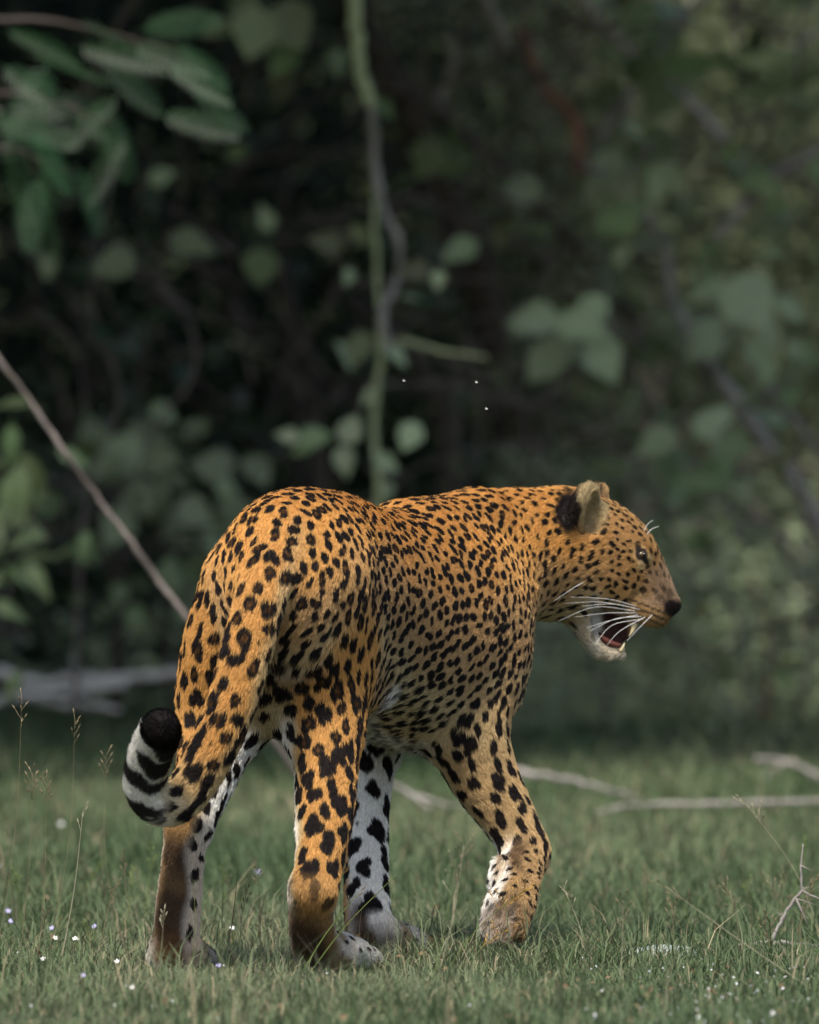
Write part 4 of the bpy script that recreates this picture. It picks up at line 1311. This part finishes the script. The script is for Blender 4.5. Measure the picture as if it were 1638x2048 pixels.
plant('broad_leaf_bush', 'tall broad-leaved bush with crossing grey branches on the right', 'bush', tuple(W(1560, 1480, 12.8)[:2]) + (0,), RB,
      leaves=[(0, 26, 80, 70, LEAF_SAGE, 'broad'), (2, 24, 80, 70, LEAF_MID, 'broad'), (3, 16, 75, 60, LEAF_MID, 'broad'), (4, 22, 75, 60, LEAF_MID, 'oval'), (5, 30, 70, 70, LEAF_MID, 'broad'), (8, 10, 80, 35, LEAF_SAGE, 'oval'), (9, 12, 75, 50, LEAF_SAGE, 'oval'), (10, 30, 70, 55, LEAF_MID, 'oval'), (11, 14, 70, 60, LEAF_MID, 'oval'), (12, 14, 75, 45, LEAF_SAGE, 'broad'), (13, 16, 110, 60, LEAF_MID, 'long')],
      heroes=RH_, twigs=[(46, (900, -60, 1700, 1000), (11.6, 13.2), (7, 15), BARK_TWIG), (14, (900, 0, 1600, 900), (11.8, 13), (8, 14), BARK_TWIG)], mass=[(3200, (1000, -250, 1800, 1050), (18.5, 20.8), 22, LEAF_SAGE)])
plant('twiggy_bush', 'dull twiggy bush low at the right edge behind the leopard', 'bush', tuple(W(1500, 1440, 14.5)[:2]) + (0,),
      [([(1500, 1460, 14.5), (1480, 1250, 14.5), (1400, 1080, 14.4), (1340, 1000, 14.4)], 14, 6, BARK_GREY), ([(1510, 1460, 14.5), (1570, 1200, 14.5), (1640, 1050, 14.5)], 14, 7, BARK_GREY), ([(1495, 1450, 14.5), (1350, 1280, 14.4), (1270, 1180, 14.4)], 10, 5, BARK_GREY),
       ([(1530, 1450, 14.3), (1540, 1300, 14.3), (1500, 1150, 14.3)], 12, 6, BARK_RED), ([(1600, 1450, 14.3), (1620, 1250, 14.3), (1560, 1060, 14.3)], 12, 6, BARK_GREY), ([(1210, 1470, 13.5), (1215, 1380, 13.5), (1225, 1300, 13.5)], 10, 6, BARK_DARK)],
      leaves=[(0, 26, 55, 70, LEAF_MID, 'oval'), (1, 26, 55, 70, LEAF_OLIVE, 'oval'), (2, 22, 55, 70, LEAF_MID, 'oval'), (4, 16, 55, 70, LEAF_OLIVE, 'oval')],
      twigs=[(46, (1150, 900, 1700, 1430), (13.5, 15.5), (6, 13), BARK_TWIG), (10, (1250, 950, 1700, 1400), (13.5, 15), (7, 12), BARK_TWIG)], mass=[(5200, (980, 900, 1800, 1450), (15.8, 18.5), 24, LEAF_SAGE)])
# low herbs where the grass meets the thicket
n = 3000
hx_ = RNG.uniform(-2.4, 2.4, n); hy_ = RNG.uniform(17.2, 20.5, n)
C = np.stack([hx_, hy_, ground_z(hx_, hy_) + RNG.random(n) ** 1.6 * .32], 1)
C = C[vnoise(C, 2.2, 61) > -.1]
v, f = foliage_np(C, .075)
n = 9000
hx2 = RNG.uniform(.15, 3.2, n); hy2 = RNG.uniform(13.8, 17.2, n)
C2 = np.stack([hx2, hy2, ground_z(hx2, hy2) + RNG.random(n) ** 1.3 * .62 * np.clip((hx2 - .1) / .5, 0, 1)], 1)
v2, f2 = foliage_np(C2, .048)
f = np.vstack([f, f2 + len(v)]); v = np.vstack([v, v2])
tag(link('herb_undergrowth', mesh_np('herb_undergrowth', v, f, LEAF_SAGE, smooth=False)), 'low herbs where the grass meets the thicket', kind='stuff')
# ================================================================== FALLEN WOOD, STALKS, FLOWERS
def fallen(name, label, cat, pieces, mat, thorns=()):
    pts0 = pieces[0][0]
    root = tag(empty(name, tuple(W(*pts0[0])[:2]) + (0,)), label, cat)
    for i, (pts, r0, r1) in enumerate(pieces):
        s = (CAM_D + pts[0][2]) / F_PX
        me, P = branch_mesh(px_path(pts), r0 * s * .5, r1 * s * .5, mat, sides=9, wob=.06, name='branch')
        link('branch', me, root)
    for a, b, w in thorns:
        p, q = W(*a), W(*b)
        s = (CAM_D + a[2]) / F_PX
        v, f, t = tube_np(np.array([p, p * .5 + q * .5, q]), np.array([w, w * .6, .5]) * s * .5, 6)
        link('thorn', mesh_np('thorn', v, [f, t], mat), root)
    return root
fallen('slanting_branch', 'bare grey branch slanting down across the left side behind the leopard', 'branch',
       [([(-70, 628, 5.4), (0, 722, 5.3), (65, 808, 5.3), (130, 905, 5.2), (200, 1002, 5.2), (262, 1085, 5.1), (320, 1165, 5.1), (378, 1240, 5.0), (520, 1440, 5.0), (690, 1690, 5.0)], 9, 14),
        ([(130, 905, 5.2), (150, 925, 5.25), (185, 965, 5.3)], 5, 3)], BARK_TWIG)
fallen('fallen_log', 'long pale fallen limb lying level at the left edge', 'log',
       [([(-260, 1420, 12.6), (-120, 1335, 12.6), (0, 1345, 12.6), (60, 1362, 12.6), (160, 1360, 12.6), (280, 1355, 12.6), (400, 1352, 12.6), (560, 1420, 12.9), (640, 1490, 13)], 25, 18), ([(150, 1362, 12.6), (148, 1330, 12.5), (150, 1310, 12.5)], 10, 4)], BARK_PALE)
fallen('fallen_log', 'lower pale fallen limb crossing under the long one', 'log',
       [([(-260, 1500, 12.2), (-120, 1430, 12.2), (0, 1400, 12.3), (120, 1385, 12.35), (250, 1368, 12.4)], 25, 15), ([(80, 1400, 12.4), (180, 1412, 12.4), (240, 1420, 12.4)], 18, 9)], BARK_PALE)
fallen('fallen_stick', 'pale fallen stick pointing down from behind the lifted foreleg', 'stick',
       [([(930, 1520, 7.4), (1050, 1545, 7.3), (1130, 1558, 7.2), (1210, 1578, 7.1), (1275, 1596, 6.9)], 17, 7)], BARK_GREY)
fallen('fallen_stick', 'thin pale stick lying between the hind leg and the foreleg', 'stick',
       [([(740, 1545, 6.8), (790, 1570, 6.7), (830, 1595, 6.6), (862, 1618, 6.5)], 11, 6), ([(800, 1580, 6.7), (880, 1606, 6.6), (930, 1612, 6.6)], 8, 5)], BARK_GREY)
fallen('fallen_stick', 'long level stick lying in the grass at the right edge', 'stick',
       [([(1195, 1626, 6.3), (1260, 1612, 6.4), (1400, 1608, 6.4), (1520, 1606, 6.4), (1700, 1600, 6.4)], 8, 14)], BARK_GREY)
fallen('fallen_stick', 'short pale stick entering from the right below the twiggy bush', 'stick',
       [([(1510, 1518, 8.6), (1580, 1525, 8.6), (1640, 1555, 8.4), (1740, 1590, 7.9)], 11, 18), ([(1580, 1525, 8.6), (1540, 1540, 8.6), (1530, 1560, 8.5)], 8, 4)], BARK_GREY)
fallen('thorny_twig', 'pale forked thorny twig lying sharp in the grass at right', 'twig',
       [([(1393, 1906, .62), (1440, 1898, .66), (1500, 1888, .70), (1545, 1884, .70), (1610, 1890, .70), (1720, 1897, .70)], 7, 9),
        ([(1543, 1884, .70), (1560, 1845, .70), (1585, 1805, .70), (1606, 1780, .70)], 8, 6), ([(1604, 1783, .70), (1602, 1740, .70), (1606, 1688, .70)], 5, 2.5), ([(1604, 1782, .70), (1630, 1794, .70), (1680, 1806, .70)], 5, 3)], BARK_GREY,
       thorns=[((1601, 1731, .70), (1626, 1742, .70), 4), ((1604, 1778, .70), (1622, 1774, .70), 4), ((1592, 1797, .70), (1618, 1856, .69), 6), ((1594, 1798, .70), (1640, 1812, .70), 4), ((1547, 1886, .70), (1552, 1916, .67), 5), ((1450, 1897, .66), (1446, 1908, .64), 4), ((1568, 1832, .70), (1552, 1824, .70), 3)])
# flat pale stone half sunk in the grass
sp = W(1318, 1922, .42)
bm = bmesh.new()
bmesh.ops.create_icosphere(bm, subdivisions=4, radius=1.0)
for v_ in bm.verts:
    c = np.array(v_.co)
    k = 1 + .16 * float(vnoise(c, 1.6, 71)) + .05 * float(vnoise(c, 5.0, 72))
    v_.co = Vector((sp[0] + c[0] * .062 * k, .42 + c[1] * .055 * k, .006 + c[2] * .014 * k))
for f_ in bm.faces: f_.smooth = True
me = bpy.data.meshes.new('flat_stone'); bm.to_mesh(me); bm.free()
me.materials.append(noise_mat('pale_stone', (.20, .23, .21), (.36, .39, .36), scale=40, rough=.8, bump=.5))
tag(link('flat_stone', me), 'flat pale stone half sunk in the grass right of the leopard', 'stone')

DRY = noise_mat('dry_straw', (.15, .12, .065), (.27, .22, .13), scale=40, rough=.7, bump=0, translucent=.25)
STRAW = noise_mat('pale_straw', (.26, .24, .15), (.38, .35, .23), scale=40, rough=.6, bump=0, translucent=.25)
ORANGE_SEED = noise_mat('orange_seed', (.38, .22, .06), (.52, .32, .10), scale=60, rough=.6, bump=0, translucent=.3)
BROWN_ST = noise_mat('brown_stalk', (.055, .050, .028), (.11, .085, .05), scale=40, rough=.8, bump=0)
GREEN_ST = noise_mat('green_stalk', (.10, .14, .035), (.16, .20, .06), scale=40, rough=.6, bump=0, translucent=.25)

def spikelets(C, d, n, L, spread):
    """A loose seed head: thin side stems, each ending in a small spindle."""
    parts = []
    for k in range(n):
        t = k / max(n - 1, 1)
        b = C - d * L * (1 - t)
        a = RNG.uniform(0, 2 * math.pi)
        o = nrm(d * .8 + np.array([math.cos(a), math.sin(a), .15]) * spread)
        e = b + o * L * RNG.uniform(.30, .55)
        parts.append(tube_np(np.array([b, (b + e) / 2, e]), np.array([.0005, .0004, .0004]), 4))
        parts.append(tube_np(np.array([e - o * .004, e, e + o * .005]), np.array([.0004, .0013, .0003]), 5))
    return merge_np(parts)

def stalk(label, top, base, Y, mat, head=0, head_mat=None, width=2.2, bend=0.0, name='grass_stalk', group=None, L=.05, spread=.7):
    """top (px,py), base px; the foot stands on the ground at depth Y."""
    p1 = W(top[0], top[1], Y)
    p0 = G(base, Y, -.004)
    mid = (p0 + p1) / 2 + np.array([bend, 0, abs(bend) * .4])
    P = catmull([p0, mid, p1], 7)
    s = (CAM_D + Y) / F_PX
    root = tag(empty(name, tuple(p0[:2]) + (0,)), label, 'grass stalk', group)
    v, q, t = tube_np(P, np.linspace(width, width * .45, len(P)) * s * .42, 5)
    link('stem', mesh_np('stem', v, [q, t], mat), root)
    if head:
        d = nrm(P[-1] - P[-3])
        v, f = spikelets(p1, d, head, L, spread)
        link('seed_head', mesh_np('seed_head', v, f, head_mat or mat), root)
    return root

stalk('straw stalk with pale seed head in front of the leftmost hind foot', (328, 1826), 308, -.30, DRY, 5, STRAW, 2.6, .003, L=.022, spread=.4)
stalk('fine green stem standing before the brown shank of the left hind leg', (388, 1760), 382, -.22, GREEN_ST, 0, None, 2.0, .003)
stalk('long green blade crossing the right hind foot', (716, 1786), 596, -.12, GREEN_ST, 3, DRY, 4.0, -.004, L=.02)
stalk('second green blade leaning right between the hind foot and forefoot', (792, 1750), 612, -.08, GREEN_ST, 0, None, 3.2, -.006)
stalk('tall pale stalk between the forefeet of the leopard', (928, 1690), 868, -.45, STRAW, 8, DRY, 2.6, .006, L=.06)
stalk('thin pale stalk beside the tall one between the forefeet', (912, 1716), 858, -.55, GREEN_ST, 5, STRAW, 2.0, .004, L=.05)
stalk('stalk with orange seed head across the lifted forepaw', (1052, 1776), 892, .10, GREEN_ST, 16, ORANGE_SEED, 2.4, -.010, L=.050, spread=1.0)
stalk('second orange seed head hanging at the tip of the lifted paw', (1012, 1858), 930, .12, GREEN_ST, 12, ORANGE_SEED, 2.2, -.006, L=.045, spread=1.0)
stalk('orange seed head at the toes of the right hind foot', (700, 1878), 668, .18, DRY, 12, ORANGE_SEED, 2.0, .003, L=.035, spread=1.1)
stalk('orange seed head beside the hock of the right hind leg', (682, 1716), 690, .10, GREEN_ST, 12, ORANGE_SEED, 1.8, -.003, L=.030, spread=1.1)
stalk('pale stalk with forked head right of the lifted paw', (1128, 1778), 1176, .15, STRAW, 6, STRAW, 2.8, .006, L=.03, spread=.6)
stalk('upright pale stalk midway between the paw and the flat stone', (1246, 1800), 1238, -.35, STRAW, 7, DRY, 2.6, .002, L=.04)
stalk('long straw stalk leaning far left across the right foreground', (1330, 1772), 1640, -.55, STRAW, 7, DRY, 3.0, -.008, L=.05)
stalk('tall straw stalk leaning left beside the thorny twig', (1492, 1606), 1650, .95, STRAW, 8, STRAW, 2.6, .014, L=.05)
stalk('thin stem with brown seed head before the level stick', (1455, 1780), 1480, .9, DRY, 10, DRY, 2.0, .004, L=.04)
stalk('brown seed head above the flat stone', (1350, 1812), 1330, .7, DRY, 10, DRY, 2.0, .004, L=.04)
stalk('thin stalk with a loose head near the right corner', (1540, 1770), 1590, 1.3, DRY, 8, DRY, 2.0, .004, L=.05)
stalk('tall dry stalk with bent head left of the tail', (212, 1512), 268, -.25, DRY, 7, DRY, 1.7, -.020, L=.035, spread=.5)
stalk('dry stalk curving up against the log at the left edge', (150, 1440), 95, .4, DRY, 7, DRY, 1.5, .012, L=.035, spread=.6)
stalk('thin stalk with feathery tip at the far left edge', (44, 1402), -10, .3, DRY, 7, DRY, 1.5, .010, L=.04, spread=.7)
stalk('dull seed head in the grass at the left edge', (66, 1545), 40, .5, DRY, 12, DRY, 1.8, .004, L=.04, spread=.6)
stalk('second dull seed head just right of the one at the left edge', (92, 1560), 78, .55, DRY, 10, DRY, 1.8, .004, L=.035, spread=.6)
stalk('straw blade leaning right below the curled tail', (166, 1622), 120, .2, STRAW, 4, STRAW, 3.0, .004, L=.03, spread=.4)
stalk('dark bare stalk between the two hind legs', (476, 1736), 448, .25, BROWN_ST, 0, None, 3.4, .003)
stalk('brown stalk with a pink tip between the hind legs', (515, 1742), 520, .5, BROWN_ST, 4, DRY, 2.4, .002, L=.02)
ORD = 'first second third fourth fifth sixth seventh eighth ninth tenth eleventh twelfth thirteenth fourteenth fifteenth sixteenth seventeenth eighteenth'.split()
for lo_, hi_, cnt, where in ((5, 290, 17, 'counted from the left edge to the tail'), (430, 580, 4, 'between the two hind legs, counted from the left'), (1100, 1625, 17, 'counted from the lifted paw to the right edge')):
    for k, px in enumerate(np.sort(RNG.uniform(lo_, hi_, cnt))):
        Y = RNG.uniform(-.1, 2.2)
        gy0 = 1024 + F_PX * CAM_H / (CAM_D + Y)
        h = RNG.uniform(55, 150)
        m_, cn = [(BROWN_ST, 'brown'), (DRY, 'straw'), (GREEN_ST, 'green')][int(RNG.integers(3))]
        hd_ = int(RNG.integers(0, 2)) * 6
        stalk('thin %s %s grass stalk, %s %s' % ('seeding' if hd_ else 'bare', cn, ORD[k], where), (px + RNG.normal(0, 14), gy0 - h), px, Y, m_, hd_, None, RNG.uniform(1.6, 3.0), RNG.normal(0, .004), group='thin stalks in the grass', L=.03, spread=.5)
v, f = foliage_np(LC, .012)
tag(link('leaf_litter', mesh_np('leaf_litter', v, f, noise_mat('dead_leaf_litter', (.10, .065, .035), (.22, .15, .085), scale=25, rough=.8, bump=0), smooth=False)), 'small dead leaves and straw scattered in the grass', kind='stuff')

# flowers
PET = {'white': noise_mat('petal_white', (.74, .72, .72), (.86, .85, .85), rough=.5, bump=0, translucent=.3), 'lilac': noise_mat('petal_lilac', (.42, .38, .70), (.56, .52, .82), rough=.5, bump=0, translucent=.3)}
YOLK = noise_mat('flower_heart', (.50, .42, .12), (.6, .5, .2), rough=.6, bump=0)
def petal_mesh(mat):
    t = np.array([0, .35, .75, 1.0]); w = np.array([.08, .30, .36, .16])
    V = []
    for a, b in zip(t, w): V += [(a, b, .25 * a * a), (a, -b, .25 * a * a)]
    F = [(0, 1, 3, 2), (2, 3, 5, 4), (4, 5, 7, 6)]
    return mesh_np('petal', np.array(V, float), np.array(F), mat)
PM = {k: petal_mesh(m) for k, m in PET.items()}
def flower(px, py, Y, size, colour, label, group=None):
    c = W(px, py, Y)
    root = tag(empty('wild_flower', tuple(c[:2]) + (0,)), label, 'flower', group)
    v, q, t = tube_np(np.array([[c[0], c[1] + .004, -.003], [c[0] + .002, c[1] + .003, c[2] * .5], c]), .0007, 5)
    link('stem', mesh_np('stem', v, [q, t], GREEN_ST), root)
    r = size * (CAM_D + Y) / F_PX * .5
    ax = nrm(np.array([RNG.normal(0, .3), -.8, .7]))
    u = nrm(np.cross(ax, [0.1, 0, 1])); w = np.cross(ax, u)
    for k in range(5):
        a = 2 * math.pi * k / 5
        o = put_leaf(root, PM[colour], c, r, u * math.cos(a) + w * math.sin(a), ax); o.name = 'petal'
    ball('flower_heart', c + ax * r * .15, r * .25, YOLK, root, seg=8)
FL = [(16, 1822, 'lilac', 'upper lilac flower of the pair at the left edge'), (22, 1842, 'lilac', 'lower lilac flower of the pair at the left edge'), (104, 1856, 'lilac', 'lilac flower just above a white one at lower left'),
      (110, 1876, 'white', 'white flower just below a lilac one at lower left'), (150, 1877, 'white', 'larger white flower left of the leftmost hind foot'), (189, 1853, 'lilac', 'lilac flower nearest the leftmost hind foot'),
      (86, 1918, 'white', 'small white flower low in the left corner'), (234, 1923, 'white', 'bright white flower lying left of the hind foot'), (166, 1951, 'lilac', 'lilac flower low in the left corner'),
      (265, 1975, 'white', 'white flower below the leftmost hind foot'), (464, 1856, 'white', 'white flower between the two hind legs'), (437, 1931, 'lilac', 'lilac flower at the toes of the leftmost hind foot'),
      (516, 1745, 'lilac', 'pinkish flower high between the two hind legs'), (122, 1648, 'white', 'pale flower in the grass below the curled tail'), (1399, 2034, 'white', 'white flower at the bottom edge, lower right'),
      (1546, 2027, 'white', 'largest white flower in the lower right corner'), (3, 1733, 'white', 'white flower cut by the left edge')]
for px, py, c, lab in FL:
    Yg = F_PX * CAM_H / (py + 38 - 1024) - CAM_D
    flower(px, py, Yg, 11 if c == 'white' else 11, c, lab)
# tiny white florets scattered thickly in the right foreground
n = 110
fx = np.r_[RNG.normal(1450, 190, n), RNG.uniform(0, 1638, 80)]; fy = np.r_[RNG.uniform(1925, 2060, n), RNG.uniform(1880, 2060, 80)]
Cs = []
for a, b in zip(fx, fy):
    Y = F_PX * CAM_H / (b + 30 - 1024) - CAM_D
    p = W(a, b, Y); Cs.append(p)
v, f = foliage_np(np.array(Cs), .0042)
tag(link('florets', mesh_np('florets', v, f, PET['white'], smooth=False)), 'tiny white florets sprinkled through the short grass', kind='stuff')

# flies in the air above the back of the leopard
FLY = noise_mat('fly_body', (.35, .33, .30), (.5, .48, .45), rough=.4, bump=0)
for px, py, lab in ((808, 762, 'pale fly in the air, leftmost of the three above the back'), (953, 765, 'tiny pale fly in the air, upper of the two on the right'), (973, 818, 'pale fly in the air, lowest of the three above the back')):
    c = W(px, py, .35)
    root = tag(empty('fly', tuple(c)), lab, 'fly')
    ball('body', c, .0015, FLY, root, sc=(1.6, .8, .8), seg=10)
    for s in (1, -1):
        wv = np.array([c, c + [.001, s * .001, .002], c + [-.001, s * .002, .003], c + [-.002, s * .002, .002]])
        link('wing', mesh_np('wing', wv, np.array([[0, 1, 2, 3]]), FLY), root)
